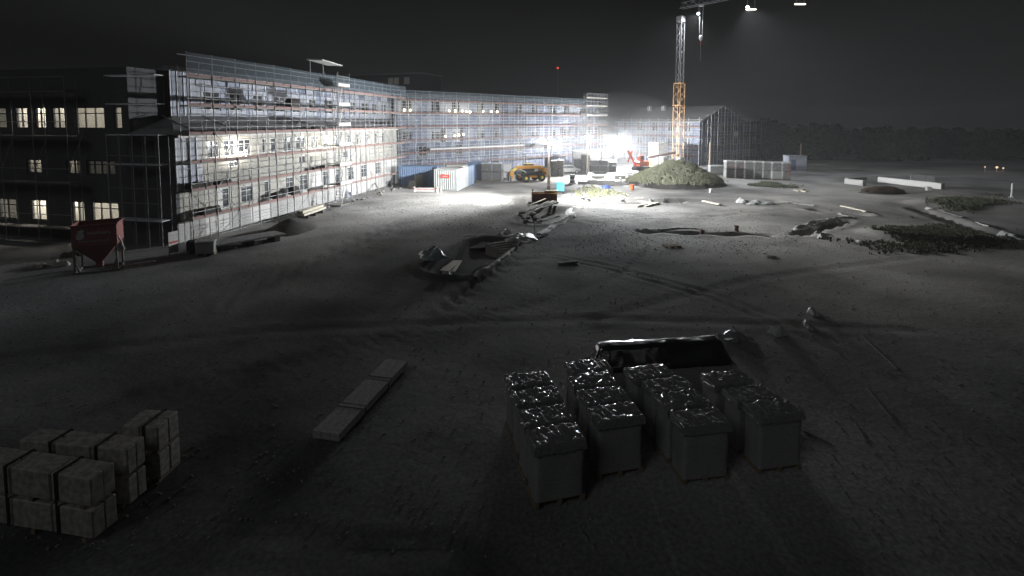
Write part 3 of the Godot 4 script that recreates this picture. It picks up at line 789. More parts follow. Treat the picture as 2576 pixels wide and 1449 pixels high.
# ------------------------------------------------------------------ masts, lamps and crane
func light_mast(at: Vector3, head_y: float, heads: Array, label: String, r := 0.16):
	var T := thing("light_mast", label, "lamp post", at)
	put(T, "pole", lathe([[r, 0.0], [r * 0.95, 1.6], [r * 0.72, head_y]], 12), M.pole_wood)
	put(T, "collar", lathe([[r * 1.25, 0.0], [r * 1.25, 1.5], [r * 0.9, 1.52]], 12), M.grey_wood)
	tube(T, "cross_arm", Vector3(-0.55, head_y - 0.15, 0), Vector3(0.55, head_y - 0.15, 0), 0.035, M.steel)
	for h in heads:
		var b := CapsuleMesh.new(); b.radius = 0.17; b.height = 0.44; b.radial_segments = 14; b.rings = 4
		put(T, "lamp_head", b, M.lamp_white, Vector3(h[0], head_y + h[1], h[2]), Vector3(0, 0, PI * 0.5))
		flood(T, Vector3(h[0], head_y + h[1], h[2]), h[4], h[3], h[5] if h.size() > 5 else 76.0)
	lamp(T, Vector3(0.0, head_y + 0.12, 0.42), 75.0, Color(0.97, 0.985, 1.0), 0.1)
func lattice(T: Node, called: String, base: float, top: float, w: float, step: float, m: Material, leg := 0.06, br := 0.035):
	var h := w * 0.5
	var c := [Vector3(-h, 0, -h), Vector3(h, 0, -h), Vector3(h, 0, h), Vector3(-h, 0, h)]
	for k in 4:
		tube(T, called + "_leg", c[k] + Vector3.UP * base, c[k] + Vector3.UP * top, leg, m, 6)
		var y := base; var flip := false
		while y < top - 0.01:
			var y2 := minf(y + step, top)
			var a: Vector3 = c[k]; var b: Vector3 = c[(k + 1) % 4]
			tube(T, called + "_brace", (b if flip else a) + Vector3.UP * y, (a if flip else b) + Vector3.UP * y2, br, m, 5)
			flip = not flip; y = y2
		tube(T, called + "_ring", c[k] + Vector3.UP * top, c[(k + 1) % 4] + Vector3.UP * top, br, m, 5)
func crane():
	var at := dp(1705, 400, 92.0); at.y = 0.0
	var T := thing("tower_crane", "tower crane with orange lower mast, grey upper mast and lit jib", "crane", at)
	var Q := Node3D.new(); Q.name = "mast"; T.add_child(Q); Q.rotation.y = deg_to_rad(38)
	lattice(Q, "mast", 0.8, 15.3, 1.35, 1.1, M.crane_orange, 0.07, 0.04)
	lattice(Q, "inner_mast", 15.3, 26.0, 0.95, 1.0, M.crane_grey, 0.045, 0.024)
	put(Q, "mast_head", chamfer_mesh(Vector3(1.15, 1.0, 1.15), 0.06), M.pale_steel, Vector3(0, 26.4, 0))
	put(Q, "service_platform", box_mesh(Vector3(1.7, 0.08, 1.7)), M.crane_orange, Vector3(0, 11.4, 0))
	put(T, "base_frame", chamfer_mesh(Vector3(4.2, 0.5, 4.2), 0.08), M.rust, Vector3(0, 0.55, 0))
	for x in [-1.5, 1.5]: put(T, "ballast_block", chamfer_mesh(Vector3(0.9, 1.4, 2.6), 0.06), M.concrete, Vector3(x - 0.9, 1.5, -0.3))
	put(T, "slewing_arm", chamfer_mesh(Vector3(5.0, 0.35, 0.5), 0.05), M.rust, Vector3(-3.0, 2.6, 0.4), Vector3(0, 0, 0.18))
	# jib
	var d := Vector3(0.707, 0, 0.707)
	var s := Vector3(0.707, 0, -0.707)
	var o := Vector3(0, 28.2, 0)
	var J := Node3D.new(); J.name = "jib"; T.add_child(J)
	var n := 18
	for k in [-1, 1]: tube(J, "jib_chord", o + s * 0.5 * k, o + s * 0.5 * k + d * 26.0 + Vector3.UP * 1.0, 0.05, M.crane_grey)
	tube(J, "jib_chord", o + Vector3.UP * 1.0, o + Vector3.UP * 1.9 + d * 26.0, 0.05, M.crane_grey)
	for i in n:
		var a := o + d * (i * 26.0 / n) + Vector3.UP * (float(i) / n); var b := o + d * ((i + 1) * 26.0 / n) + Vector3.UP * (float(i + 1) / n)
		var mid := (a + b) * 0.5 + Vector3.UP * 0.95
		for k in [-1, 1]:
			tube(J, "jib_brace", a + s * 0.5 * k, mid, 0.022, M.crane_grey, 5); tube(J, "jib_brace", mid, b + s * 0.5 * k, 0.022, M.crane_grey, 5)
	# trolley, hoist ropes and hook block
	var t := 3.7
	var tp := o + d * t + Vector3(0, t / 26.0 - 0.05, 0)
	put(T, "trolley", chamfer_mesh(Vector3(0.7, 0.3, 0.7), 0.04), M.pale_steel, tp + Vector3(0, -0.1, 0))
	for k in [-1, 1]: tube(T, "hoist_rope", tp + Vector3(0.28 * k, -0.2, 0), tp + Vector3(0.22 * k, -5.2, 0), 0.022, M.pale_steel, 5)
	put(T, "hook_block", lathe([[0.05, -0.5], [0.2, -0.3], [0.3, -0.05], [0.3, 0.3], [0.12, 0.42]], 12), M.white_paint, tp + Vector3(0, -5.55, 0))
	tube(T, "hook_shank", tp + Vector3(0, -6.0, 0), tp + Vector3(0, -6.8, 0), 0.05, M.excavator_red, 8)
	tube(T, "chain", tp + Vector3(0, -6.8, 0), tp + Vector3(0.1, -9.4, 0), 0.03, M.steel, 5)
	# jib lamps
	for q in [[3.5, 0.45], [11.6, 0.3]]:
		var b := CapsuleMesh.new(); b.radius = 0.2; b.height = 0.46; b.radial_segments = 14; b.rings = 4
		var p := o + d * float(q[0]) + Vector3(-0.5, float(q[1]) - 1.9, 0.5)
		put(T, "jib_lamp", b, M.lamp_white, p, Vector3(0, 0, PI * 0.5)); tube(T, "lamp_hanger", p + Vector3(0, 0.1, 0), p + Vector3(0, 1.9, 0), 0.025, M.steel, 5)
		flood(T, p, Vector3(-0.5, -1, -0.1) if q[0] < 5.0 else Vector3(0.3, -1, 0.1), 240.0 if q[0] < 5.0 else 420.0, 74.0 if q[0] < 5.0 else 64.0)
	for q in [[11.9, -1.9], [19.0, -2.2]]:
		var p := o + d * float(q[0]) + Vector3(0, float(q[1]), 0)
		put(T, "light_bar", chamfer_mesh(Vector3(1.6, 0.16, 0.3), 0.05), M.tube_lamp, p)
		for k in [-0.6, 0.6]: tube(T, "hanger", p + Vector3(k, 0.06, 0), p + Vector3(k, 2.2, 0), 0.02, M.steel, 5)
func red_beacon():
	var p := dp(1403, 171, 210.0)
	var T := thing("beacon_mast", "slim distant mast carrying a small red beacon", "mast", Vector3(p.x, 0, p.z))
	put(T, "pole", lathe([[0.35, 0.0], [0.12, p.y - 0.2]], 8), M.steel)
	var sm := SphereMesh.new(); sm.radius = 0.42; sm.height = 0.84; sm.radial_segments = 12; sm.rings = 6
	put(T, "beacon", sm, M.lamp_red, Vector3(0, p.y, 0))
	lamp(T, Vector3(0, p.y, 0), 0.5, Color(1, 0.2, 0.15), 0.2)

# ------------------------------------------------------------------ goods and machines
func crumple(w: float, d: float, drop: float, amp: float, sd: int, nx := 56, nz := 34) -> Mesh:
	var f := func(u: float, v: float) -> Vector3:
		var x := (u - 0.5) * (w + 2.0 * drop); var z := (v - 0.5) * (d + 2.0 * drop)
		var ox := maxf(0.0, absf(x) - w * 0.5); var oz := maxf(0.0, absf(z) - d * 0.5)
		var fold := absf(noise.get_noise_2d(x * 26.0 + sd * 13.0, z * 9.0 + sd * 7.0)) * 2.2 + noise.get_noise_2d(x * 60.0 + sd, z * 60.0) * 0.6 + noise.get_noise_2d(x * 140.0 + sd * 3.0, z * 90.0) * 0.2
		var y := fold * amp - maxf(ox, oz) * 0.92
		return Vector3(clampf(x, -w * 0.5, w * 0.5) + signf(x) * (0.02 + ox * 0.12 + fold * amp * 0.2 * float(ox > 0.0)), y, clampf(z, -d * 0.5, d * 0.5) + signf(z) * (0.02 + oz * 0.12 + fold * amp * 0.2 * float(oz > 0.0)))
	return grid_mesh(nx, nz, f)
func wrapped_body(w: float, h: float, d: float, amp: float, sd: int) -> Mesh:
	var f := func(u: float, v: float) -> Vector3:
		var p := u * 4.0; var k := int(minf(floorf(p), 3.0)); var t := p - k
		var c := [Vector2(-1, 1), Vector2(1, 1), Vector2(1, -1), Vector2(-1, -1), Vector2(-1, 1)]
		var q: Vector2 = (c[k] as Vector2).lerp(c[k + 1], t)
		var y := h * (1.0 - v)
		var n := noise.get_noise_3d(q.x * w * 9.0 + sd * 9.0, y * 14.0, q.y * d * 9.0) * amp
		var r := 1.0 - 0.03 * float(t < 0.02 or t > 0.98)
		return Vector3(q.x * w * 0.5 * r + n * signf(q.x), y, q.y * d * 0.5 * r + n * signf(q.y))
	return grid_mesh(48, 10, f)
func pallet_base(T: Node, w: float, d: float):
	for i in 3: bx(T, "pallet_block", Vector3(0.1, 0.1, d), Vector3((i - 1) * (w * 0.5 - 0.06), 0.05, 0), M.wood)
	for i in 5: bx(T, "pallet_board", Vector3(w, 0.022, d / 5.0 - 0.05), Vector3(0, 0.112, (i - 2) * d / 5.0), M.wood)
func foreground_pallets():
	var cols := [[[1330, 951], [1350, 991], [1371, 1041], [1398, 1090]], [[1480, 917], [1488, 951], [1518, 991], [1549, 1033]], [[1632, 931], [1681, 963], [1716, 1001], [1762, 1047]], [[1830, 948], [1889, 986], [1945, 1025]]]
	var word := ["the left column", "the double-topped column", "the third column", "the short column"]
	var order := [["rearmost", "second", "third", "foremost"], ["rearmost", "second", "third", "foremost"], ["rearmost", "second", "third", "foremost"], ["rearmost", "middle", "foremost"]]
	var sd := 0
	for c in 4:
		for r in cols[c].size():
			var H := 1.45
			var p := gp(cols[c][r][0], cols[c][r][1], H); p.y = 0.0
			var T := thing("wrapped_pallet", "plastic wrapped pallet of goods, %s in %s of the dark foreground group" % [order[c][r], word[c]], "pallet", p, deg_to_rad(12.0 + rng.randf_range(-3, 3)), "wrapped pallets in the foreground")
			pallet_base(T, 1.2, 0.66)
			put(T, "wrapped_load", wrapped_body(1.14, H - 0.16, 0.62, 0.022, sd), M.film_side, Vector3(0, 0.125, 0))
			put(T, "film_top", crumple(1.15, 0.63, 0.16 + 0.08 * rng.randf(), rng.randf_range(0.03, 0.055), sd + 3), M.film, Vector3(0, H - 0.03, 0))
			sd += 1
func pack_mesh(w: float, h: float, d: float) -> Mesh: return chamfer_mesh(Vector3(w, h, d), 0.025)
func board_packs():
	var specs := [[Vector3(-9.84, 0, -10.37), 3.0, 0.55, "near strapped double layer of board packs at the edge of the yard", 3, -10.5], [Vector3(-9.69, 0, -11.18), 2.7, 0.5, "middle strapped double layer of board packs between two others", 3, -7.0], [Vector3(-8.7, 0, -11.97), 0.9, 0.72, "short strapped double layer of board packs behind the long ones", 2, -3.0]]
	for s in specs:
		var T := thing("board_stack", s[3], "pallet", s[0], deg_to_rad(s[5]), "strapped board stacks")
		var w: float = s[1]; var d: float = s[2]; var n: int = s[4]
		for x in [-w * 0.42, 0.0, w * 0.42]: bx(T, "bearer", Vector3(0.1, 0.1, d), Vector3(x, 0.05, 0), M.wood)
		for lay in 2:
			for i in n:
				var pw := w / n
				for row in 2:
					for tier in 1:
						put(T, "pack", pack_mesh(pw - 0.01, 0.6, d * 0.5 - 0.008), M.pack, Vector3(-w * 0.5 + pw * (i + 0.5) + rng.randf_range(-0.008, 0.008), 0.1 + 0.305 + lay * 0.68, (row - 0.5) * d * 0.5 + rng.randf_range(-0.01, 0.01)), Vector3(0, rng.randf_range(-0.012, 0.012), 0))
			if lay == 0:
				for x in [-w * 0.42, 0.0, w * 0.42]: bx(T, "spacer", Vector3(0.09, 0.06, d), Vector3(x, 0.748, 0), M.wood)
		for x in ([-w * 0.2, w * 0.22] if w > 1.0 else [0.1]):
			for zz in [-1, 1]: bx(T, "strap", Vector3(0.06, 1.3, 0.008), Vector3(x, 0.75, zz * (d * 0.5 + 0.012)), M.strap)
			bx(T, "strap", Vector3(0.06, 0.008, d + 0.03), Vector3(x, 1.402, 0), M.strap)
func plank_run():
	var a := gp(817, 1089, 0.3); var b := gp(1000, 903, 0.3)
	var c := (a + b) * 0.5; c.y = 0
	var d := b - a
	var T := thing("board_bundle", "long low stack of grey boards in three strapped lengths on the dark earth", "boards", c, atan2(d.x, d.z))
	var L := d.length()
	for z in [-0.42, -0.18, 0.18, 0.42]: bx(T, "bearer", Vector3(0.8, 0.08, 0.1), Vector3(0, 0.04, z * L), M.wood)
	for i in 3:
		for k in 3:
			bx(T, "board", Vector3(0.255, 0.2, L / 3.0 - 0.09), Vector3((k - 1) * 0.262, 0.185, (i - 1) * L / 3.0), M.plinth)
	for z in [-1, 1]: bx(T, "strap", Vector3(0.8, 0.012, 0.04), Vector3(0, 0.29, z * L / 6.0 * 1.25), M.strap)
func black_tarp():
	var a := gp(1520, 866, 0.75); var b := gp(1795, 850, 0.75)
	var c := (a + b) * 0.5; c.y = 0
	var L := (b - a).length()
	var T := thing("covered_stack", "long stack covered with glossy black plastic sheet behind the wrapped pallets", "stack", c, -atan2(b.z - a.z, b.x - a.x))
	bx(T, "timber_core", Vector3(L - 0.2, 0.65, 0.4), Vector3(0, 0.33, 0), M.grey_wood)
	var f := func(u: float, v: float) -> Vector3:
		var s := (v - 0.5) * 3.4                       # across: ground, side, top, side, ground
		var y := clampf(0.75 - maxf(0.0, absf(s) - 0.25) * 0.95, 0.02, 0.75)
		var z := clampf(s, -0.25, 0.25) + signf(s) * maxf(0.0, absf(s) - 0.25) * 0.25
		var e := maxf(0.0, absf(u - 0.5) * 2.0 - 0.86) / 0.14
		y *= 1.0 - 0.95 * e
		var x := (u - 0.5) * (L + 1.1)
		var n := noise.get_noise_3d(x * 8.0, y * 9.0, z * 9.0)
		return Vector3(x, maxf(0.015, y + n * 0.05), z + n * 0.05)
	put(T, "plastic_sheet", grid_mesh(60, 26, f), M.black_film)
func crumpled_sheet(called: String, label: String, category: String, at: Vector3, w: float, d: float, h: float, yaw: float, m: Material, sd: int, group := ""):
	var f := func(u: float, v: float) -> Vector3:
		var x := (u - 0.5) * w; var z := (v - 0.5) * d
		var e := 1.0 - pow(maxf(absf(u - 0.5), absf(v - 0.5)) * 2.0, 3.0)
		var n := absf(noise.get_noise_2d(x * 5.0 + sd * 31.0, z * 5.0)) * 1.3 + noise.get_noise_2d(x * 16.0 + sd, z * 16.0) * 0.22
		return Vector3(x + noise.get_noise_2d(z * 10.0, sd * 5.0) * 0.25, 0.03 + maxf(0.0, (n * 0.7 + 0.25) * h * e), z + noise.get_noise_2d(x * 10.0, sd * 9.0) * 0.2)
	at.y = ground_y(at.x, at.z)
	var o := put(self, called, grid_mesh(20, 16, f), m, at, Vector3(0, yaw, 0))
	tag(o, label, category, group)
func ribbon(called: String, label: String, pts: Array, w: float, m: Material, sd: int, category := "fabric strip", h := 0.06):
	var world := []
	for p in pts: world.append(gp(p[0], p[1]))
	var cv := Curve3D.new()
	for p in world: cv.add_point(p)
	var L := cv.get_baked_length()
	var f := func(u: float, v: float) -> Vector3:
		var p := cv.sample_baked(u * L, true); var q := cv.sample_baked(minf(u * L + 0.3, L), true); var r := cv.sample_baked(maxf(u * L - 0.3, 0.0), true)
		var t := (q - r).normalized(); var s := Vector3(-t.z, 0, t.x)
		var n := noise.get_noise_2d(u * L * 8.0 + sd * 17.0, v * 12.0)
		var ww := w * 1.3 * (0.75 + 0.9 * absf(noise.get_noise_1d(u * L * 5.0 + sd * 40.0)))
		var c := p + s * ((v - 0.5) * ww + noise.get_noise_1d(u * L * 3.0 + sd * 11.0) * 0.3)
		c.y = ground_y(c.x, c.z) + 0.02 + h * sin(v * PI) * (0.6 + absf(n) * 2.0)
		return c
	var o := put(self, called, grid_mesh(int(clampf(L * 4.0, 12, 120)), 8, f), m)
	tag(o, label, category)
func beam(called: String, label: String, a: Vector3, b: Vector3, w: float, h: float, m: Material, category: String, group := ""):
	var d := b - a
	var c := (a + b) * 0.5
	var g := -9.0
	for i in 7: g = maxf(g, ground_y(lerpf(a.x, b.x, i / 6.0), lerpf(a.z, b.z, i / 6.0)))
	g -= 0.01
	var o := put(self, called, chamfer_mesh(Vector3(w, h, Vector2(d.x, d.z).length()), minf(0.02, h * 0.2)), m, Vector3(c.x, (maxf(c.y, g) if c.y > 0.12 else g) + h * 0.5, c.z), Vector3(-atan2(d.y, Vector2(d.x, d.z).length()), atan2(d.x, d.z), 0))
	tag(o, label, category, group)
func container(at: Vector3, yaw: float, m: Material, door_m: Material, label: String, L := 2.99, group := ""):
	var T := thing("shipping_container", label, "container", at, yaw, group)
	var W := 2.44; var H := 2.6
	# long axis = x; corrugated long sides +-z, doors at +x
	var n := int(L / 0.28)
	for s in [-1.0, 1.0]:
		var st := start()
		var pts := []
		for i in n:
			var x := -L * 0.5 + 0.1 + (L - 0.2) * i / n; var q := (L - 0.2) / n
			for k in [[0.0, 0.0], [0.3, 0.0], [0.5, 0.045], [0.8, 0.045]]: pts.append(Vector2(x + q * k[0], W * 0.5 - 0.06 + k[1]))
		pts.append(Vector2(L * 0.5 - 0.1, W * 0.5 - 0.06))
		for i in pts.size() - 1:
			quad(st, Vector3(pts[i].x, 0.16, pts[i].y * s), Vector3(pts[i].x, H - 0.1, pts[i].y * s), Vector3(pts[i + 1].x, H - 0.1, pts[i + 1].y * s), Vector3(pts[i + 1].x, 0.16, pts[i + 1].y * s))
		put(T, "corrugated_side", done(st), m)
	bx(T, "roof", Vector3(L - 0.1, 0.04, W - 0.1), Vector3(0, H - 0.06, 0), m); bx(T, "floor", Vector3(L - 0.1, 0.08, W - 0.1), Vector3(0, 0.14, 0), M.grey_wood)
	bx(T, "end_wall", Vector3(0.05, H - 0.3, W - 0.2), Vector3(-L * 0.5 + 0.06, H * 0.5, 0), m)
	for x in [-1, 1]:
		for z in [-1, 1]: cb(T, "corner_post", Vector3(0.12, H, 0.12), Vector3(x * (L * 0.5 - 0.06), H * 0.5, z * (W * 0.5 - 0.06)), m, 0.015)
		for y in [0.08, H - 0.06]: bx(T, "end_rail", Vector3(0.1, 0.12, W - 0.24), Vector3(x * (L * 0.5 - 0.06), y, 0), m)
	for z in [-1, 1]:
		for y in [0.08, H - 0.06]: bx(T, "side_rail", Vector3(L - 0.24, 0.12, 0.1), Vector3(0, y, z * (W * 0.5 - 0.06)), m)
		var d := bx(T, "door", Vector3(0.05, H - 0.3, W * 0.5 - 0.14), Vector3(L * 0.5 - 0.05, H * 0.5, z * (W * 0.25 - 0.05)), door_m if z > 0 else m)
		for k in [-0.25, 0.2]:
			tube(d, "lock_rod", Vector3(0.045, -1.1, k), Vector3(0.045, 1.1, k), 0.02, M.pale_steel)
			bx(d, "lock_handle", Vector3(0.03, 0.05, 0.25), Vector3(0.06, -0.2, k), M.steel)
		for y in [-0.85, -0.3, 0.3, 0.85]: bx(d, "hinge", Vector3(0.03, 0.08, 0.1), Vector3(0.03, y, z * 0.48), M.steel)
	return T
func containers():
	var a := gp(1150, 481); var b := gp(1204, 458)
	var back := (b - a).normalized()
	var yaw := atan2(-back.z, back.x) - PI * 0.5       # local -z points back along the row
	var doors := [M.container_blue, M.container_white, M.container_blue]
	var skins := [M.container_white, M.container_white, M.container_blue]
	var lab := ["pale corrugated container with a red name plate, front of its row", "pale container with a blue door, middle of its row", "blue container with a pale neighbour, last of its row"]
	for i in 3:
		var c := a + back * (1.25 + i * 2.52) - Basis(Vector3.UP, yaw).x * 1.5
		c.y = 0.02
		var K = container(c, yaw, skins[i], doors[i], lab[i], 2.99, "containers standing side by side")
		if i == 0:
			bx(K, "name_plate", Vector3(1.2, 0.42, 0.02), Vector3(-0.05, 1.78, 1.24), M.sign_red)
			var tm := TextMesh.new(); tm.text = "renta"; tm.font_size = 40; tm.pixel_size = 0.0062; tm.depth = 0.01
			put(K, "name_lettering", tm, M.white_paint, Vector3(-0.05, 1.78, 1.257))
	var c2 := gp(1215, 455); c2.y = 0.02
	container(c2 + Vector3(-0.6, 0, -2.6), yaw + 0.1, M.container_blue, M.container_blue, "blue container behind the grey pallet wall", 2.99, "")
	var c3 := gp(1040, 470); c3.y = 0.02
	container(c3 + Vector3(0.4, 0, -2.0), yaw + 0.25, M.container_blue, M.container_blue, "long blue container in the shadow left of the pale one", 5.0, "")
	# crate tops on the containers
	var p := a + back * 3.6 - Basis(Vector3.UP, yaw).x * 1.4
	beam("timber_pile", "dark timbers lying on the container roofs", p + Vector3(-1.2, 2.66, 0.2), p + Vector3(1.0, 2.66, -0.6), 0.5, 0.3, M.grey_wood, "timber")
	beam("plank", "pale plank on top of the container roof beside the dark timbers", p + Vector3(0.9, 2.66, 0.7), p + Vector3(1.35, 2.66, -0.7), 0.3, 0.14, M.pale_wood, "plank")
	# white and red barrier board
	var q0 := gp(1042, 484); var q1 := gp(1114, 482)
	var B := thing("barrier_board", "low white barrier with red print standing before the pale container", "barrier", (q0 + q1) * 0.5 + Vector3(0, 0.02, 0.5), -0.05)
	cb(B, "board", Vector3(3.3, 0.5, 0.1), Vector3(0, 0.3, 0), M.white_paint)
	for x in [-1.62, 1.1, 1.6]: cb(B, "post", Vector3(0.16, 0.7, 0.16), Vector3(x, 0.35, 0.05), M.white_paint)
	for x in [-1.62, 1.1]: bx(B, "red_mark", Vector3(0.17, 0.14, 0.01), Vector3(x, 0.5, 0.136), M.sign_red)
	for k in 3: bx(B, "red_print", Vector3(0.6, 0.08, 0.006), Vector3(-1.0 + k * 0.75, 0.38, 0.054), M.sign_red)
	for k in 2:
		var pp := gp(1040 + k * 14, 474 - k * 3); pp.y = 0.0
		var T := thing("bulk_bag", ["slumped pale bulk bag in front of the long blue container", "upright pale bulk bag against the pale container"][k], "bag", pp + Vector3(-0.1, 0, -0.4), 0.3 * k)
		put(T, "bag", wrapped_body(0.95, 1.0 + 0.5 * k, 0.95, 0.06, 50 + k), M.beige_b)
		put(T, "bag_top", crumple(0.9, 0.9, 0.05, 0.06, 60 + k, 14, 14), M.beige_b, Vector3(0, 0.98 + 0.5 * k, 0))
func goods_wall():
	# tall grey pallets between the containers and the machine, and the rows beyond
	var k := 0
	for s in [[1210, 1236, 456, 2.5], [1238, 1262, 456, 2.5], [1266, 1286, 456, 2.4], [1386, 1402, 446, 2.5], [1403, 1419, 446, 2.6], [1444, 1462, 433, 2.2], [1463, 1484, 433, 2.9], [1486, 1508, 434, 2.0], [1509, 1530, 434, 2.0], [1440, 1475, 420, 3.0], [1476, 1512, 419, 3.0], [1513, 1541, 419, 3.0], [1532, 1552, 430, 1.5]]:
		var a := gp(s[0], s[2]); var b := gp(s[1], s[2])
		var w := (b - a).length() - 0.06
		var T := thing("goods_pallet", ["tall dark grey wrapped pallet next to the blue container", "second tall grey pallet along the pallet wall", "pale wrapped pallet behind the loader forks", "grey pallet of blocks behind the wooden lamp post", "grey block pallet touching another behind the wooden lamp post", "low grey block pallet by the covered car", "high grey block pallet behind the second lamp post", "squat grey block pallet right of the second lamp post", "squat grey block pallet beside another near the second lamp post", "large grey stack with pale top under the dazzling lamp, first of three", "large grey stack with pale top under the dazzling lamp, middle of three", "large grey stack with pale top under the dazzling lamp, last of three", "small grey block pallet nearest the dazzling lamp post"][k], "pallet", (a + b) * 0.5 + Vector3(0, 0.02, -0.65), 0.0, "grey goods pallets")
		var m: Material = M.film_matt if k == 2 else (M.block_dark if k < 2 else M.block_grey)
		var h: float = s[3]
		pallet_base(T, w, 1.2)
		for lay in 2:
			put(T, "load", chamfer_mesh(Vector3(w, h * 0.5 - 0.09, 1.2), 0.05), m, Vector3(0, 0.13 + h * 0.25 + lay * h * 0.5 - 0.05, 0))
			if k > 2:
				for i in 3: bx(T, "band", Vector3(0.05, h * 0.5 - 0.1, 0.012), Vector3((i - 1) * w * 0.3, 0.13 + h * 0.25 + lay * h * 0.5 - 0.05, 0.606), M.block_dark)
		put(T, "cover_sheet", crumple(w, 1.2, 0.12, 0.05, 80 + k, 16, 12), M.film_matt, Vector3(0, h + 0.03, 0))
		k += 1
func telehandler():
	var at := gp(1335, 456); at.y = 0.02
	var T := thing("telehandler", "orange telescopic loader with lowered boom parked before the grey pallets", "loader", at, deg_to_rad(-152))
	# forward = +x
	for x in [-1.25, 1.35]:
		for z in [-0.95, 0.95]:
			var w := put(T, "wheel", lathe([[0.22, -0.2], [0.5, -0.2], [0.58, -0.12], [0.58, 0.12], [0.5, 0.2], [0.22, 0.2]], 20), M.rubber, Vector3(x, 0.58, z), Vector3(PI * 0.5, 0, 0))
			put(w, "rim", lathe([[0.0, -0.14], [0.3, -0.14], [0.34, -0.2], [0.34, 0.2], [0.3, 0.14], [0.0, 0.14]], 16), M.yellow)
		tube(T, "axle", Vector3(x, 0.58, -0.8), Vector3(x, 0.58, 0.8), 0.12, M.black, 8)
	put(T, "chassis", prism([Vector2(-1.9, 0.55), Vector2(1.7, 0.55), Vector2(1.9, 0.95), Vector2(0.6, 1.1), Vector2(-1.9, 1.15)], 0.9), M.orange)
	put(T, "engine_hood", prism([Vector2(-1.3, 1.0), Vector2(0.9, 1.0), Vector2(1.0, 1.35), Vector2(-1.3, 1.55)], 0.55), M.black, Vector3(0, 0, -0.75))
	put(T, "rear_counterweight", prism([Vector2(-2.25, 0.7), Vector2(-1.7, 0.6), Vector2(-1.7, 1.9), Vector2(-2.1, 1.75)], 1.7), M.orange)
	var cab := put(T, "cab", prism([Vector2(-0.7, 0.8), Vector2(0.75, 0.8), Vector2(0.85, 1.5), Vector2(0.45, 2.4), Vector2(-0.6, 2.4), Vector2(-0.8, 1.5)], 0.8), M.glass, Vector3(0, 0, 0.75))
	for q in [[Vector2(0.85, 1.5), Vector2(0.45, 2.42)], [Vector2(-0.8, 1.5), Vector2(-0.6, 2.42)], [Vector2(0.75, 0.8), Vector2(0.85, 1.5)]]:
		for z in [-0.42, 0.42]: tube(cab, "cab_post", Vector3(q[0].x, q[0].y, z), Vector3(q[1].x, q[1].y, z), 0.04, M.black)
	bx(cab, "cab_roof", Vector3(1.15, 0.07, 0.9), Vector3(-0.08, 2.44, 0), M.yellow)
	for x in [-1.25, 1.35]:
		for z in [-0.95, 0.95]:
			put(T, "fender", prism([Vector2(-0.75, 0.95), Vector2(-0.5, 1.3), Vector2(0.5, 1.3), Vector2(0.75, 0.95), Vector2(0.65, 0.95), Vector2(0.45, 1.22), Vector2(-0.45, 1.22), Vector2(-0.65, 0.95)], 0.42), M.black, Vector3(x, 0, z))
	put(T, "boom", chamfer_mesh(Vector3(4.2, 0.46, 0.4), 0.05), M.orange, Vector3(0.3, 2.02, 0.0), Vector3(0, 0, 0.02))
	put(T, "boom_extension", chamfer_mesh(Vector3(1.1, 0.36, 0.3), 0.04), M.yellow, Vector3(2.7, 1.75, 0.0), Vector3(0, 0, -0.55))
	put(T, "boom_head", prism([Vector2(2.9, 1.7), Vector2(3.3, 1.6), Vector2(3.5, 0.4), Vector2(3.15, 0.3), Vector2(2.8, 0.9)], 0.4), M.orange)
	tube(T, "lift_cylinder", Vector3(0.2, 1.0, 0), Vector3(1.9, 1.85, 0), 0.09, M.pale_steel, 8)
	put(T, "fork_carriage", chamfer_mesh(Vector3(0.12, 0.75, 1.3), 0.02), M.black, Vector3(3.5, 0.55, 0))
	for z in [-0.4, 0.4]: put(T, "fork", prism([Vector2(3.5, 0.2), Vector2(4.7, 0.16), Vector2(4.7, 0.19), Vector2(3.6, 0.27), Vector2(3.6, 0.9), Vector2(3.5, 0.9)], 0.12), M.steel, Vector3(0.06, 0, z))
	for z in [-0.3, 0.3]: tube(T, "headlight", Vector3(1.88, 1.0, z), Vector3(1.96, 1.0, z), 0.08, M.white_paint, 10)
func covered_car():
	var p := gp(1428, 437); p.y = 0.02
	var T := thing("parked_car", "small pale car parked between the grey block pallets", "car", p, deg_to_rad(20))
	put(T, "body", prism([Vector2(-2.0, 0.35), Vector2(2.0, 0.35), Vector2(2.05, 0.75), Vector2(1.1, 0.95), Vector2(0.5, 1.42), Vector2(-1.2, 1.45), Vector2(-1.9, 0.95)], 1.65), M.film_matt)
	put(T, "windscreen", prism([Vector2(0.53, 1.36), Vector2(1.06, 0.97), Vector2(1.09, 0.99), Vector2(0.56, 1.39)], 1.4), M.glass)
	for z in [-0.83, 0.83]: put(T, "side_window", prism([Vector2(-1.4, 0.98), Vector2(0.85, 0.98), Vector2(0.42, 1.34), Vector2(-1.1, 1.36)], 0.012), M.glass, Vector3(0, 0, z))
	for x in [-1.25, 1.25]:
		for z in [-0.75, 0.75]:
			var w := put(T, "wheel", lathe([[0.1, -0.1], [0.3, -0.1], [0.32, 0.0], [0.3, 0.1], [0.1, 0.1]], 16), M.rubber, Vector3(x, 0.32, z), Vector3(PI * 0.5, 0, 0))
			put(w, "rim", lathe([[0.0, -0.11], [0.19, -0.11], [0.19, 0.11], [0.0, 0.11]], 12), M.pale_steel)
	for z in [-0.6, 0.6]: bx(T, "headlight", Vector3(0.03, 0.12, 0.3), Vector3(2.03, 0.68, z), M.white_paint)
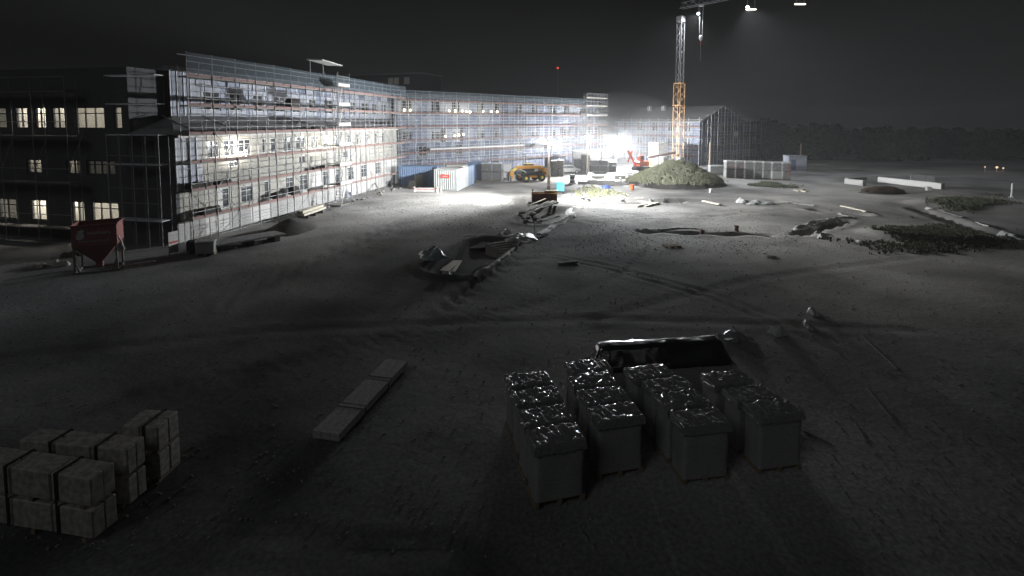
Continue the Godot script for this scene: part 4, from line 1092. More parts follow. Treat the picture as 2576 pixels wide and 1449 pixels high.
func yard_objects():
	# rusty skip under the near lamp mast
	var a := gp(1339, 512); var b := gp(1401, 512)
	var c := (a + b) * 0.5; c.y = 0.0
	var T := thing("rusty_skip", "rust brown open steel box at the foot of the wooden lamp post", "skip", c + Vector3(0, 0.02, -0.7), 0.03)
	var w := (b - a).length()
	cb(T, "front_plate", Vector3(w, 0.95, 0.06), Vector3(0, 0.52, 0.7), M.rust); cb(T, "rear_plate", Vector3(w, 0.95, 0.06), Vector3(0, 0.52, -0.7), M.rust)
	for x in [-1, 1]:
		cb(T, "side_plate", Vector3(0.06, 0.95, 1.34), Vector3(x * (w * 0.5 - 0.03), 0.52, 0), M.rust)
		cb(T, "rim_bar", Vector3(0.1, 0.08, 1.5), Vector3(x * (w * 0.5 - 0.03), 1.04, 0), M.orange)
	cb(T, "rim_bar", Vector3(w - 0.1, 0.08, 0.1), Vector3(0, 1.04, 0.7), M.orange)
	bx(T, "floor_plate", Vector3(w - 0.1, 0.05, 1.34), Vector3(0, 0.08, 0), M.rust)
	bx(T, "fill", Vector3(w - 0.14, 0.55, 1.32), Vector3(0, 0.4, 0), M.soil)
	tube(T, "corner_pin", Vector3(-w * 0.5, 0.1, 0.76), Vector3(-w * 0.5, 1.35, 0.76), 0.04, M.rust); put(T, "pin_knob", lathe([[0.0, 1.3], [0.1, 1.38], [0.1, 1.46], [0.0, 1.52]], 8), M.rust, Vector3(-w * 0.5, 0, 0.76))
	for k in 2: beam("plank", ["upper pale plank across the rusty box", "lower pale plank across the rusty box"][k], c + Vector3(0.0, 1.12 + 0.13 * (1 - k), -0.4 - 0.5 * k + 0.3), c + Vector3(1.4, 1.12 + 0.13 * (1 - k), -0.35 + 0.05 * k), 0.25, 0.12, M.pale_wood, "plank")
	# lamp masts
	light_mast(Vector3(4.02, 0, -56.3), 6.25, [[-0.48, 0.0, 0.05, 1300.0, Vector3(-1, -0.26, 0.1), 54.0], [0.42, -0.12, 0.05, 1500.0, Vector3(1, -0.42, 0.08), 76.0], [0.12, 0.4, -0.1, 420.0, Vector3(-0.75, -0.25, -0.65), 65.0]], "wooden lamp post with three bright heads behind the rusty box")
	light_mast(Vector3(11.55, 0, -79.0), 6.2, [[-0.3, 0.0, 0.05, 300.0, Vector3(-0.9, -0.4, 0.3)], [0.3, 0.05, 0.05, 900.0, Vector3(0.55, -1.1, 0.6), 68.0]], "second wooden lamp post with a dazzling pair of heads beside stone slabs")
	light_mast(Vector3(19.2, 0, -95.0), 5.2, [[-0.45, 0.00, 0.2, 352.0, Vector3(-0.8, -0.2, 0.2)], [0.00, 0.00, 0.2, 672.0, Vector3(0.1, -1, 0.6), 68.0], [0.45, 0.00, 0.2, 420.0, Vector3(1, -0.25, 0.4)], [0.00, -0.48, 0.2, 416.0, Vector3(0.6, -0.9, 0.6), 68.0], [-0.24, 0.30, 0.2, 330.0, Vector3(-0.45, 0.1, -0.9)], [0.24, 0.30, 0.2, 360.0, Vector3(0.9, -0.05, -0.25)], [0.00, 0.55, 0.2, 300.0, Vector3(-0.15, 0.12, 1), 40.0], [-0.26, -0.28, 0.2, 192.0, Vector3(-0.7, -0.5, 0.5)], [0.26, -0.28, 0.2, 192.0, Vector3(0.8, -0.5, 0.6)]], "short post with the most dazzling lamp cluster before the far scaffold", 0.12)
	# turquoise bin on legs
	var p := gp(1409, 487); p.y = 0.0
	var B := thing("turquoise_bin", "turquoise plastic box on short legs beside the wooden lamp post", "bin", p)
	put(B, "box", chamfer_mesh(Vector3(0.92, 0.95, 0.7), 0.06), M.turquoise, Vector3(0, 0.78, 0))
	bx(B, "lid", Vector3(0.96, 0.06, 0.74), Vector3(0, 1.29, 0), M.turquoise)
	for x in [-0.35, 0.35]:
		for z in [-0.25, 0.25]: tube(B, "leg", Vector3(x, 0, z), Vector3(x, 0.31, z), 0.03, M.black)
	# hose coils on a pallet
	p = gp(1440, 462); p.y = 0.0
	var H := thing("hose_coils", "stack of black hose coils on a small pallet", "coils", p)
	pallet_base(H, 0.9, 0.8)
	for i in 4: put(H, "coil", lathe([[0.24, 0.0], [0.36, 0.0], [0.39, 0.12], [0.36, 0.24], [0.24, 0.24], [0.24, 0.0]], 18), M.black if i % 2 == 0 else M.steel, Vector3(0, 0.125 + i * 0.29, 0))
	# low stone slabs and blocks
	var k := 0
	for s in [[1455, 1478, 463, 0.4], [1480, 1500, 462, 0.55], [1502, 1521, 464, 0.6], [1524, 1545, 466, 0.65], [1547, 1565, 466, 0.5], [1568, 1590, 460, 0.4], [1490, 1520, 450, 0.5], [1545, 1580, 450, 0.55]]:
		var u := gp(s[0], s[2]); var v := gp(s[1], s[2])
		beam("stone_block", ["long flat pale block near the hose coils", "pale block standing beside the long flat one", "light stone cube in the row of blocks", "thick grey stone block in the row", "rounded pale block at the end of the row", "small pale block at the foot of the grassy mound", "pale slab behind the row of blocks", "pale slab behind the row toward the mound"][k], u + Vector3(0, 0, -0.2), v + Vector3(0, 0, -0.3), 0.8, s[3], M.stone, "block", "pale stone blocks")
		k += 1
	for i in 26:
		var q := gp(rng.randf_range(1556, 1600), rng.randf_range(442, 458)); var s := rng.randf_range(0.16, 0.42)
		var o := put(self, "boulder", stone_mesh(20 + i % 5), M.stone, Vector3(q.x, 0.15 + s * 0.35 + (0.5 if i % 3 == 0 else 0.0) * rng.randf(), q.z), Vector3(0, rng.randf() * TAU, 0.2), Vector3(s * 1.3, s, s))
		tag(o, "pale boulder in the heap left of the grassy mound", "boulder", "boulder heap by the mound")
	p = gp(1487, 446); 
	crumpled_sheet("bulk_sack", "pale rounded sack on the slab behind the stone blocks", "sack", p, 1.5, 1.0, 1.3, 0.2, M.film_matt, 5)
	crumpled_sheet("blue_tarp", "blue bundle of tarpaulin lying on the gravel", "tarpaulin", gp(1521, 475), 1.4, 0.5, 0.5, 0.0, M.tarp_blue, 6)
	p = gp(1589, 478); p.y = ground_y(p.x, p.z)
	var K := thing("bucket", "orange bucket standing at the mound foot", "bucket", p)
	put(K, "body", lathe([[0.0, 0.01], [0.24, 0.01], [0.3, 0.62], [0.27, 0.62], [0.22, 0.08], [0.0, 0.08]], 16), M.orange_plastic)
	put(K, "rim", lathe([[0.3, 0.58], [0.33, 0.6], [0.33, 0.64], [0.3, 0.65]], 16), M.orange_plastic)
	p = gp(1787, 484); p.y = ground_y(p.x, p.z)
	var P := thing("pipe_stub", "short white pipe stub rising from the roadside", "pipe", p)
	put(P, "pipe", lathe([[0.17, -0.1], [0.17, 0.45], [0.14, 0.45], [0.14, 0.1]], 14), M.white_paint); put(P, "rim", lathe([[0.17, 0.4], [0.2, 0.41], [0.2, 0.46], [0.15, 0.46]], 14), M.white_paint)
	for s in [[1767, 586, 0.5, "dark pipe stub standing in the narrow trench"], [1853, 580, 0.42, "brown pipe stub beside the trench edge"]]:
		p = gp(s[0], s[1]); p.y = ground_y(p.x, p.z)
		var Q := thing("pipe_stub", s[3], "pipe", p)
		put(Q, "pipe", lathe([[0.15, -0.2], [0.15, s[2]], [0.12, s[2]], [0.12, 0.0]], 14), M.rust); put(Q, "rim", lathe([[0.15, s[2] - 0.06], [0.18, s[2] - 0.05], [0.18, s[2]], [0.14, s[2] + 0.01]], 14), M.rust)
	# bare poles
	p = dp(1787, 358, 96.0)
	var Z := thing("wooden_pole", "bare wooden pole in front of the dim gable", "pole", Vector3(p.x, 0, p.z))
	put(Z, "shaft", lathe([[0.22, 0.0], [0.16, p.y]], 10), M.pole_wood); put(Z, "cap", lathe([[0.17, p.y], [0.0, p.y + 0.06]], 10), M.grey_wood)
	p = dp(2015, 362, 104.0)
	var Z2 := thing("wooden_pole", "thin bare pole behind the grey site cabin", "pole", Vector3(p.x, 0, p.z))
	put(Z2, "shaft", lathe([[0.16, 0.0], [0.12, p.y]], 10), M.pole_wood); put(Z2, "cap", lathe([[0.13, p.y], [0.0, p.y + 0.06]], 10), M.grey_wood)
	p = gp(2008, 430)
	var SC := thing("site_cabin", "small grey blue cabin standing alone by the dark trees", "cabin", Vector3(p.x, 0, p.z - 1.2), -0.1)
	cb(SC, "wall", Vector3(3.0, 2.5, 2.3), Vector3(0, 1.27, 0), M.blue_pale, 0.04); bx(SC, "roof", Vector3(3.2, 0.1, 2.5), Vector3(0, 2.57, 0), M.steel); bx(SC, "door", Vector3(0.8, 1.9, 0.03), Vector3(-0.7, 1.0, 1.165), M.blue_dark)
	# formwork panel stack
	for s in [[1634, 1654, "pale stack of ribbed formwork panels behind the mound", M.beige_b], [1656, 1676, "darker stack of ribbed formwork panels behind the mound", M.block_grey]]:
		var l := dp(s[0], 400, 98.0); var r := dp(s[1], 400, 98.0)
		var F := thing("formwork_stack", s[2], "formwork", Vector3((l.x + r.x) * 0.5, 0.0, -98.0), 0.0, "formwork stacks")
		var fw := r.x - l.x
		for i in 11:
			cb(F, "panel", Vector3(fw, 0.36, 1.6), Vector3(0, 0.2 + i * 0.42, 0), s[3], 0.03)
			for q in [-0.35, 0.0, 0.35]: bx(F, "spacer", Vector3(0.12, 0.06, 1.6), Vector3(fw * q, 0.41 + i * 0.42, 0), M.grey_wood)
	# red excavator
	p = dp(1612, 408, 90.0)
	var X := thing("excavator", "red excavator half hidden by the mound, boom raised", "excavator", Vector3(p.x, 0.0, p.z), 0.5)
	for z in [-0.9, 0.9]: cb(X, "track", Vector3(2.8, 0.7, 0.45), Vector3(0, 0.36, z), M.rubber, 0.2)
	cb(X, "body", Vector3(2.3, 0.9, 1.8), Vector3(0.1, 1.2, 0), M.excavator_red, 0.1); cb(X, "cab", Vector3(0.9, 1.2, 0.9), Vector3(-0.4, 2.1, 0.4), M.excavator_red, 0.08); bx(X, "cab_window", Vector3(0.7, 0.6, 0.02), Vector3(-0.4, 2.3, 0.86), M.glass)
	cb(X, "boom", Vector3(3.2, 0.34, 0.32), Vector3(-1.9, 2.3, -0.3), M.excavator_red, 0.05, Vector3(0, 0, -0.95)); cb(X, "arm", Vector3(2.2, 0.26, 0.26), Vector3(-2.2, 2.5, -0.3), M.excavator_red, 0.04, Vector3(0, 0, 1.1))
	p = dp(1636, 405, 94.0)
	var Y := thing("marker_post", "yellow marker post between excavator and formwork stacks", "post", Vector3(p.x, 0, p.z))
	put(Y, "post", lathe([[0.14, 0.0], [0.14, 3.2], [0.0, 3.25]], 10), M.yellow); put(Y, "foot", lathe([[0.3, 0.0], [0.3, 0.1], [0.14, 0.12]], 10), M.steel)
func far_pallets():
	# row of wrapped pallets with striped bands
	var k := 0
	for s in [[1826, 1849], [1850, 1872], [1873, 1896], [1897, 1918], [1919, 1940], [1941, 1966], [1967, 1991]]:
		var y := 447.0 + k * 1.0
		var a := gp(s[0], y); var b := gp(s[1], y + 1.0)
		var w := (b - a).length() - 0.05
		var T := thing("insulation_pallet", "white topped film wrapped pallet, %s in the row beyond the grassy mound" % ["first", "second", "third", "fourth", "fifth", "sixth", "last"][k], "pallet", (a + b) * 0.5 + Vector3(0, 0.02, -0.6), -0.03, "white topped pallets in a row")
		pallet_base(T, w, 1.2)
		for lay in 2:
			put(T, "load", chamfer_mesh(Vector3(w, 1.15, 1.2), 0.04), M.film_matt if k in [5] and lay == 0 else M.concrete, Vector3(0, 0.72 + lay * 1.2, 0))
		put(T, "film_top", crumple(w, 1.2, 0.22, 0.06, 120 + k, 16, 12), M.film_matt, Vector3(0, 2.56, 0))
		if k in [0, 1, 6]:
			for j in 7: bx(T, "red_stripe", Vector3(0.3, 0.06, 0.012), Vector3(0.2, 0.5 + j * 0.28, 0.608), M.sign_red, Vector3(0, 0, 0.6))
		k += 1
	for i in 2:
		var a := gp(1795 + i * 16, 440)
		var T := thing("insulation_pallet", ["lower white topped pallet behind the mound shoulder", "lower white topped pallet next to the long pallet row"][i], "pallet", a + Vector3(0, 0.02, -0.5), 0.0, "white topped pallets in a row")
		pallet_base(T, 1.0, 1.0)
		put(T, "load", chamfer_mesh(Vector3(1.05, 1.3, 1.1), 0.04), M.concrete, Vector3(0, 0.8, 0)); put(T, "film_top", crumple(1.05, 1.1, 0.15, 0.05, 140 + i, 14, 12), M.film_matt, Vector3(0, 1.46, 0))
	# concrete beams and channels on the right
	beam("concrete_beam", "long pale concrete beam lying on the far gravel", gp(2212, 458), gp(2372, 476), 0.7, 0.75, M.white_board, "concrete beam")
	beam("concrete_beam", "short pale concrete kerb beam beside the brown mound road", gp(2128, 462), gp(2174, 468), 0.6, 0.7, M.white_board, "concrete beam")
	beam("concrete_beam", "short beam set at an angle behind the kerb beam", gp(2130, 457), gp(2176, 455), 0.5, 0.6, M.concrete, "concrete beam")
	beam("concrete_beam", "dark concrete beam behind the long pale one", gp(2290, 457), gp(2350, 460), 0.8, 1.0, M.concrete, "concrete beam")
	beam("concrete_foot", "small pale block under the end of the long beam", gp(2334, 480) + Vector3(-0.2, 0, 0), gp(2334, 480) + Vector3(0.3, 0, 0.1), 0.5, 0.5, M.white_board, "block")
	var p := gp(2545, 497)
	var T := thing("marker_post", "pale marker post with a foot plate on the right grass", "post", Vector3(p.x, ground_y(p.x, p.z), p.z))
	put(T, "post", lathe([[0.1, 0.0], [0.1, 1.6], [0.0, 1.64]], 10), M.white_paint); put(T, "foot", lathe([[0.3, 0.0], [0.3, 0.1], [0.1, 0.12]], 10), M.white_paint)
	for s in [[2508, 421, 0.3, 0], [2524, 423, 0.2, 1], [2478, 420, 0.16, 2], [2531, 446, 0.16, 3]]:
		var q := dp(s[0], s[1], 88.0)
		var L := thing("far_lamp", ["brightest of the small warm lamps among the dark trees", "small lamp right beside the brightest one among the trees", "faint lamp left of the brightest one among the trees", "faint low lamp beside the parked machine in the dark"][s[3]], "lamp", Vector3(q.x, 0, q.z))
		var sm := SphereMesh.new(); sm.radius = s[2] * 0.6; sm.height = sm.radius * 2.0; sm.radial_segments = 10; sm.rings = 5
		tube(L, "post", Vector3.ZERO, Vector3(0, q.y, 0), 0.05, M.steel); put(L, "lamp_head", sm, M.lamp_far, Vector3(0, q.y, 0))
		lamp(L, Vector3(0, q.y, 0), 0.6 * s[2], Color(1, 0.8, 0.6), 0.1)
func left_objects():
	# red mortar hopper on its frame
	var p := gp(252, 678); p.y = 0.0
	var T := thing("mortar_hopper", "red steel hopper with white lettering standing on a pale frame", "hopper", p, deg_to_rad(27))
	for x in [-0.95, 0.95]:
		for z in [-0.75, 0.75]:
			cb(T, "leg", Vector3(0.1, 2.0, 0.1), Vector3(x, 1.0, z), M.grey_wood, 0.012)
		cb(T, "base_beam", Vector3(0.12, 0.12, 1.6), Vector3(x, 0.07, 0), M.grey_wood, 0.012)
		tube(T, "gusset", Vector3(x, 0.1, 0.75), Vector3(x * 0.65, 0.1, 0.75), 0.03, M.grey_wood); tube(T, "gusset", Vector3(x * 0.75, 0.12, 0.78), Vector3(x, 0.75, 0.78), 0.035, M.grey_wood)
	for z in [-0.75, 0.75]: cb(T, "base_beam", Vector3(2.1, 0.12, 0.12), Vector3(0, 0.07, z), M.grey_wood, 0.012)
	var st := start()
	var r := [[1.02, 0.85, 2.75], [1.02, 0.85, 1.6], [0.16, 0.16, 0.5], [0.16, 0.16, 0.2]]
	for i in 3:
		var a: Array = r[i]; var b: Array = r[i + 1]
		var A := [Vector3(-a[0], a[2], a[1]), Vector3(a[0], a[2], a[1]), Vector3(a[0], a[2], -a[1]), Vector3(-a[0], a[2], -a[1])]
		var B := [Vector3(-b[0], b[2], b[1]), Vector3(b[0], b[2], b[1]), Vector3(b[0], b[2], -b[1]), Vector3(-b[0], b[2], -b[1])]
		for k in 4: quad(st, B[k], A[k], A[(k + 1) % 4], B[(k + 1) % 4])
	put(T, "hopper_body", done(st), M.red)
	for z in [-0.87, 0.87]: bx(T, "rim", Vector3(2.14, 0.08, 0.06), Vector3(0, 2.74, z), M.red)
	for x in [-1.04, 1.04]: bx(T, "rim", Vector3(0.06, 0.08, 1.68), Vector3(x, 2.74, 0), M.red)
	var tm := TextMesh.new(); tm.text = "nuolaars"; tm.font_size = 48; tm.pixel_size = 0.0052; tm.depth = 0.01
	put(T, "lettering", tm, M.white_paint, Vector3(0.22, 2.32, 0.856))
	var tm2 := TextMesh.new(); tm2.text = "kuivatuotteet ja laastit"; tm2.font_size = 24; tm2.pixel_size = 0.0052; tm2.depth = 0.01
	put(T, "lettering", tm2, M.white_paint, Vector3(0.0, 1.86, 0.856))
	for q in [[-0.62, 2.16, 0.19], [-0.66, 2.1, 0.15], [-0.55, 2.42, 0.1], [-0.68, 2.4, 0.07]]:
		var cm := CylinderMesh.new(); cm.top_radius = q[2]; cm.bottom_radius = q[2]; cm.height = 0.01; cm.radial_segments = 20; cm.rings = 0
		put(T, "emblem", cm, M.white_paint, Vector3(q[0], q[1], 0.856 + q[2] * 0.02), Vector3(PI * 0.5, 0, 0))
	tube(T, "filler_hose", Vector3(1.05, 1.9, 0.5), Vector3(1.3, 1.2, 0.7), 0.05, M.white_paint, 8); put(T, "hose_cap", chamfer_mesh(Vector3(0.16, 0.16, 0.16), 0.03), M.white_paint, Vector3(1.02, 1.95, 0.6))
	for s in [[95, 672, 0.5, "pale crumpled sack left of the hopper on dark ground"], [155, 668, 0.6, "second pale crumpled sack left of the hopper"], [175, 645, 0.6, "reddish rubble heap beside the hopper frame"]]:
		crumpled_sheet("sack", s[3], "sack", gp(s[0], s[1]), 0.9, 0.7, s[2], 0.3, M.beige_b if s[0] != 175 else M.rust, int(s[0]))
	# sign
	p = gp(446, 634); p.y = ground_y(p.x, p.z)
	var S := thing("site_sign", "narrow white sign panel with a red band at the scaffold corner", "sign", p + Vector3(0.3, 0, 0.8), deg_to_rad(72))
	cb(S, "panel", Vector3(0.66, 1.35, 0.04), Vector3(0, 0.85, 0), M.white_paint, 0.008); bx(S, "red_band", Vector3(0.58, 0.12, 0.004), Vector3(0, 0.85, 0.024), M.sign_red); bx(S, "rule", Vector3(0.5, 0.03, 0.004), Vector3(0, 1.3, 0.024), M.steel)
	for x in [-0.28, 0.28]: tube(S, "leg", Vector3(x, 0, -0.05), Vector3(x, 1.4, -0.05), 0.02, M.steel)
	# wrapped pallet and slab
	p = gp(522, 637); p.y = 0.0
	var W := thing("wrapped_pallet", "small grey wrapped pallet beside the white sign panel", "pallet", p + Vector3(0.1, 0.02, 0.3), deg_to_rad(18))
	pallet_base(W, 1.1, 0.8); put(W, "wrapped_load", wrapped_body(1.05, 0.75, 0.75, 0.02, 200), M.film_side, Vector3(0, 0.12, 0)); put(W, "film_top", crumple(1.05, 0.75, 0.1, 0.03, 201, 16, 12), M.film_side, Vector3(0, 0.86, 0))
	p = gp(490, 634); p.y = 0.0
	var N := thing("narrow_crate", "dark narrow crate with a pale edge beside the wrapped pallet", "crate", p + Vector3(0, 0.02, 0.1), deg_to_rad(18))
	cb(N, "box", Vector3(0.5, 0.75, 0.6), Vector3(-0.1, 0.39, 0), M.black); bx(N, "pale_edge", Vector3(0.07, 0.72, 0.05), Vector3(0.2, 0.37, 0.29), M.white_paint)
	var s0 := gp(528, 606, 0.5); var s1 := gp(662, 584, 0.5)
	var c := (s0 + s1) * 0.5; c.y = 0.0
	var Z := thing("slab_platform", "flat grey slab resting on blocks before the scaffold", "slab", c + Vector3(0.9, 0, 0.4), atan2(s1.x - s0.x, s1.z - s0.z) - PI * 0.5)
	cb(Z, "slab", Vector3(4.6, 0.12, 1.6), Vector3(0, 0.46, 0), M.concrete, 0.02)
	for x in [-1.8, 0.0, 1.8]: cb(Z, "support_block", Vector3(0.4, 0.4, 1.2), Vector3(x, 0.2, 0), M.block_dark)
	for k in 3: beam("timber", ["pale rail lying before the slab, lowest", "pale rail lying before the slab, middle", "pale rail leaning before the slab, longest"][k], gp(455 + k * 8, 632 - k * 6) + Vector3(0.9, 0.1, 0.8), gp(535 + k * 8, 612 - k * 5) + Vector3(0.9, 0.16, 0.8), 0.06, 0.05, M.pale_wood, "timber")
	# soil heap, timbers
	var h := gp(668, 590)
	mound("soil_mound", Vector3(h.x + 1.2, 0, h.z - 1.6), 2.0, 2.6, 0.95, 1.6, M.soil, 7)
	var t0 := gp(735, 552); var t1 := gp(790, 533)
	var TP := thing("timber_pile", "pile of long pale timbers on trestles beside the stair tower", "timber", (t0 + t1) * 0.5 + Vector3(0.75, 0, 0.2), atan2(t1.x - t0.x, t1.z - t0.z))
	for z in [-1.3, 0.0, 1.3]: cb(TP, "bearer", Vector3(1.0, 0.3, 0.1), Vector3(0, 0.17, z), M.grey_wood)
	for i in 4: cb(TP, "beam", Vector3(0.2, 0.2, 4.0), Vector3((i - 1.5) * 0.24, 0.43, 0.1 * (i % 2)), M.pale_wood, 0.01)
	for i in 2: cb(TP, "beam", Vector3(0.2, 0.2, 3.8), Vector3((i - 0.5) * 0.26, 0.64, 0.1), M.pale_wood, 0.01)
	crumpled_sheet("blue_tarp", "pale blue crumpled sheet hanging by the far stair foot", "tarpaulin", gp(868, 498) + Vector3(0.5, 0, 0), 0.7, 0.6, 1.3, 0.2, M.blue_pale, 17)
	beam("prop", "pale timber prop leaning near the dark container", gp(962, 492), gp(932, 468) + Vector3(0, 1.4, 0), 0.12, 0.12, M.pale_wood, "timber")
	# rubble along the facade foot
	for i in 22:
		var q := LO + LU * rng.randf_range(8.0, 34.0) + LU.cross(Vector3.UP) * rng.randf_range(1.7, 2.8)
		var s := rng.randf_range(0.1, 0.3)
		var o := put(self, "rubble_stone", stone_mesh(30 + i % 4), M.stone, Vector3(q.x, ground_y(q.x, q.z) + s * 0.3, q.z), Vector3(0, rng.randf() * TAU, 0), Vector3(s * 1.4, s, s))
		tag(o, "rubble stone lying along the scaffold foot of the beige facade", "stone", "rubble along the facade")
func trench_objects():
	# things in and around the pit in the middle of the yard
	crumpled_sheet("plastic_sheet", "greenish crumpled plastic at the near left pit edge", "plastic sheet", gp(1090, 652), 1.5, 1.9, 0.75, 0.5, M.film_green, 31)
	crumpled_sheet("plastic_sheet", "pale crumpled film hanging at the pit edge beside three boards", "plastic sheet", gp(1120, 660), 0.6, 1.6, 0.6, 0.1, M.film_matt, 32)
	var k := 0
	for s in [[1112, 702, 1146, 662], [1122, 704, 1151, 662], [1140, 705, 1158, 662]]:
		beam("board", ["weathered board leaning into the pit, left of three", "weathered board leaning into the pit, middle of three", "narrow weathered board leaning into the pit, right of three"][k], gp(s[0], s[1]) + Vector3(0, 0.42, 0), gp(s[2], s[3]) + Vector3(0, 0.12, 0), 0.3 if k < 2 else 0.2, 0.06, M.pale_wood, "board", "boards at the pit")
		k += 1
	var p := gp(1262, 628); p.y = ground_y(p.x, p.z) + 0.35
	var T := thing("crate", "open slatted crate with pale bags tipped on the pit edge", "crate", p, deg_to_rad(35))
	for i in 5: cb(T, "slat", Vector3(1.5, 0.16, 0.2), Vector3(0, 0.62 - i * 0.09, -0.5 + i * 0.27), M.fleece, 0.05)
	for x in [-0.78, 0.78]: cb(T, "side", Vector3(0.06, 0.7, 1.5), Vector3(x, 0.3, 0), M.grey_wood)
	cb(T, "bottom", Vector3(1.6, 0.06, 1.5), Vector3(0, -0.03, 0), M.grey_wood)
	crumpled_sheet("plastic_sheet", "glossy pale plastic sheet draped behind the slatted crate", "plastic sheet", gp(1222, 604), 3.0, 1.5, 0.22, 0.3, M.film_matt, 33)
	crumpled_sheet("plastic_sheet", "grey sheet over goods at the far pit end", "plastic sheet", gp(1308, 600), 2.4, 1.9, 0.5, 0.2, M.film_matt, 34)
	crumpled_sheet("plastic_sheet", "small bright film scrap on the grey sheet", "plastic sheet", gp(1272, 588), 0.7, 0.9, 0.8, 0.6, M.film_matt, 35)
	p = gp(1186, 604); p.y = ground_y(p.x, p.z)
	var F := thing("steel_frame", "tilted rectangular steel frame on the dark pit rim", "frame", p, deg_to_rad(-35))
	for z in [-0.28, 0.28]: tube(F, "long_bar", Vector3(-0.7, 0.1, z), Vector3(0.7, 0.35, z), 0.03, M.pale_steel)
	for x in [-0.7, 0.7]: tube(F, "short_bar", Vector3(x, 0.225 + x * 0.18, -0.28), Vector3(x, 0.225 + x * 0.18, 0.28), 0.03, M.pale_steel)
	for i in 15:
		var q := gp(rng.randf_range(1306, 1368), rng.randf_range(536, 562)); var s := rng.randf_range(0.16, 0.34)
		var o := put(self, "paving_stone", stone_mesh(10 + i % 5, 0.6), M.stone, Vector3(q.x, ground_y(q.x, q.z) + 0.1 + s * 0.3, q.z), Vector3(0, rng.randf() * TAU, 0.1), Vector3(s * 1.35, s * 0.8, s))
		tag(o, "pale stone in the low pile on the left rim of the far pit", "stone", "stones piled at the far pit")
	k = 0
	for s in [[1335, 536, 1380, 516], [1343, 540, 1392, 517], [1352, 534, 1398, 519], [1330, 530, 1372, 514], [1362, 538, 1404, 524]]:
		beam("timber", "pale scrap timber in the tangle before the rusty box", gp(s[0], s[1]) + Vector3(0, 0.25 + 0.06 * k, 0), gp(s[2], s[3]) + Vector3(0, 0.35 + 0.06 * k, 0), 0.22, 0.1, M.pale_wood if k % 2 else M.stone, "timber", "scrap timbers by the rusty box")
		k += 1
	ribbon("fleece_strip", "pale fleece strip along the right rim of the near pit", [[1196, 704], [1232, 680], [1262, 652], [1290, 628]], 0.5, M.fleece, 1)
	ribbon("fleece_strip", "ragged white fleece along the right rim of the far pit", [[1360, 590], [1385, 575], [1415, 560], [1438, 545], [1430, 525]], 0.55, M.fleece, 2)
	ribbon("fleece_strip", "faint pale strip between the two pits", [[1300, 625], [1340, 602], [1375, 590]], 0.25, M.concrete, 3)
	# trench and lines on the right
	ribbon("fleece_strip", "long white edge strip on the sandy ground beside the planks", [[1440, 524], [1500, 523], [1570, 519], [1600, 518]], 0.35, M.pale_wood, 4)
	ribbon("fleece_strip", "broken pale strip left of the dark pipe stub", [[1648, 580], [1700, 574], [1765, 576]], 0.3, M.fleece, 5)
	ribbon("fleece_strip", "curling white fabric strip, outer side of the bent trench", [[1992, 585], [2010, 572], [2045, 560], [2110, 549], [2150, 547]], 0.35, M.fleece, 6, "fabric strip", 0.1)
	ribbon("fleece_strip", "curling white fabric strip, inner side of the bent trench", [[2060, 602], [2066, 592], [2044, 578], [2060, 566], [2120, 556]], 0.35, M.fleece, 7, "fabric strip", 0.1)
	ribbon("fleece_strip", "white fabric scrap on the trench bank below the pale plank", [[2095, 534], [2120, 541], [2150, 548]], 0.4, M.fleece, 8)
	ribbon("fleece_strip", "thin pale line of fabric along the gravel edge", [[1950, 512], [2000, 513], [2050, 518]], 0.3, M.fleece, 9)
	ribbon("fleece_strip", "straight white fabric strip along the right ditch", [[2335, 526], [2370, 532], [2420, 548]], 0.5, M.fleece, 10)
	ribbon("fleece_strip", "farther white fabric piece in line along the right ditch", [[2440, 556], [2490, 574]], 0.4, M.fleece, 11)
	ribbon("fleece_strip", "dim fabric piece fading into the right edge ditch", [[2510, 584], [2576, 606]], 0.5, M.concrete, 12)
	k = 0
	for s in [[1600, 521, 1640, 513, 0.35], [1624, 521, 1655, 513, 0.3], [1605, 503, 1650, 509, 0.28], [1598, 500, 1620, 500, 0.3], [1768, 509, 1812, 519, 0.4], [2118, 519, 2145, 525, 0.5], [2140, 525, 2182, 536, 0.35], [1405, 665, 1452, 661, 0.25], [2000, 478, 2030, 483, 0.5], [2005, 481, 2022, 476, 0.35]]:
		beam("plank", ["wide pale plank lying at the trench corner", "second pale plank next to the wide one", "long thin pale plank above the trench corner", "short pale plank on the gravel bank", "round-ended pale beam lying near the white tarpaulin", "short pale plank tilted over the bent trench", "long plank crossing the trench bank on the right", "faint thin plank alone on the dark earth", "white plank on the gravel beyond the green strip", "short white plank crossing another on the gravel"][k], gp(s[0], s[1]) + Vector3(0, 0.05, 0), gp(s[2], s[3]) + Vector3(0, 0.08, 0), s[4], 0.12, M.pale_wood if k != 7 else M.grey_wood, "plank", "")
		k += 1
	p = gp(1638, 506); p.y = ground_y(p.x, p.z)
	var PB := thing("pipe_stub", "short grey concrete pipe standing by the plank corner", "pipe", p)
	put(PB, "pipe", lathe([[0.24, -0.1], [0.24, 0.55], [0.19, 0.55], [0.19, 0.1]], 14), M.concrete); put(PB, "rim", lathe([[0.24, 0.5], [0.27, 0.51], [0.27, 0.56], [0.2, 0.56]], 14), M.concrete)
	crumpled_sheet("tarpaulin", "white tarpaulin spread over the trench bank", "tarpaulin", gp(1908, 513), 3.0, 1.5, 0.5, 0.05, M.film_matt, 41)
	crumpled_sheet("tarpaulin", "smaller white tarpaulin end folded beside the large one", "tarpaulin", gp(1868, 511), 1.2, 1.2, 0.7, 0.4, M.film_matt, 42)
	p = gp(1690, 621); p.y = ground_y(p.x, p.z)
	var PL := thing("pallet", "small pale wooden pallet lying alone on the dark earth", "pallet", p, deg_to_rad(8))
	pallet_base(PL, 1.1, 0.7)
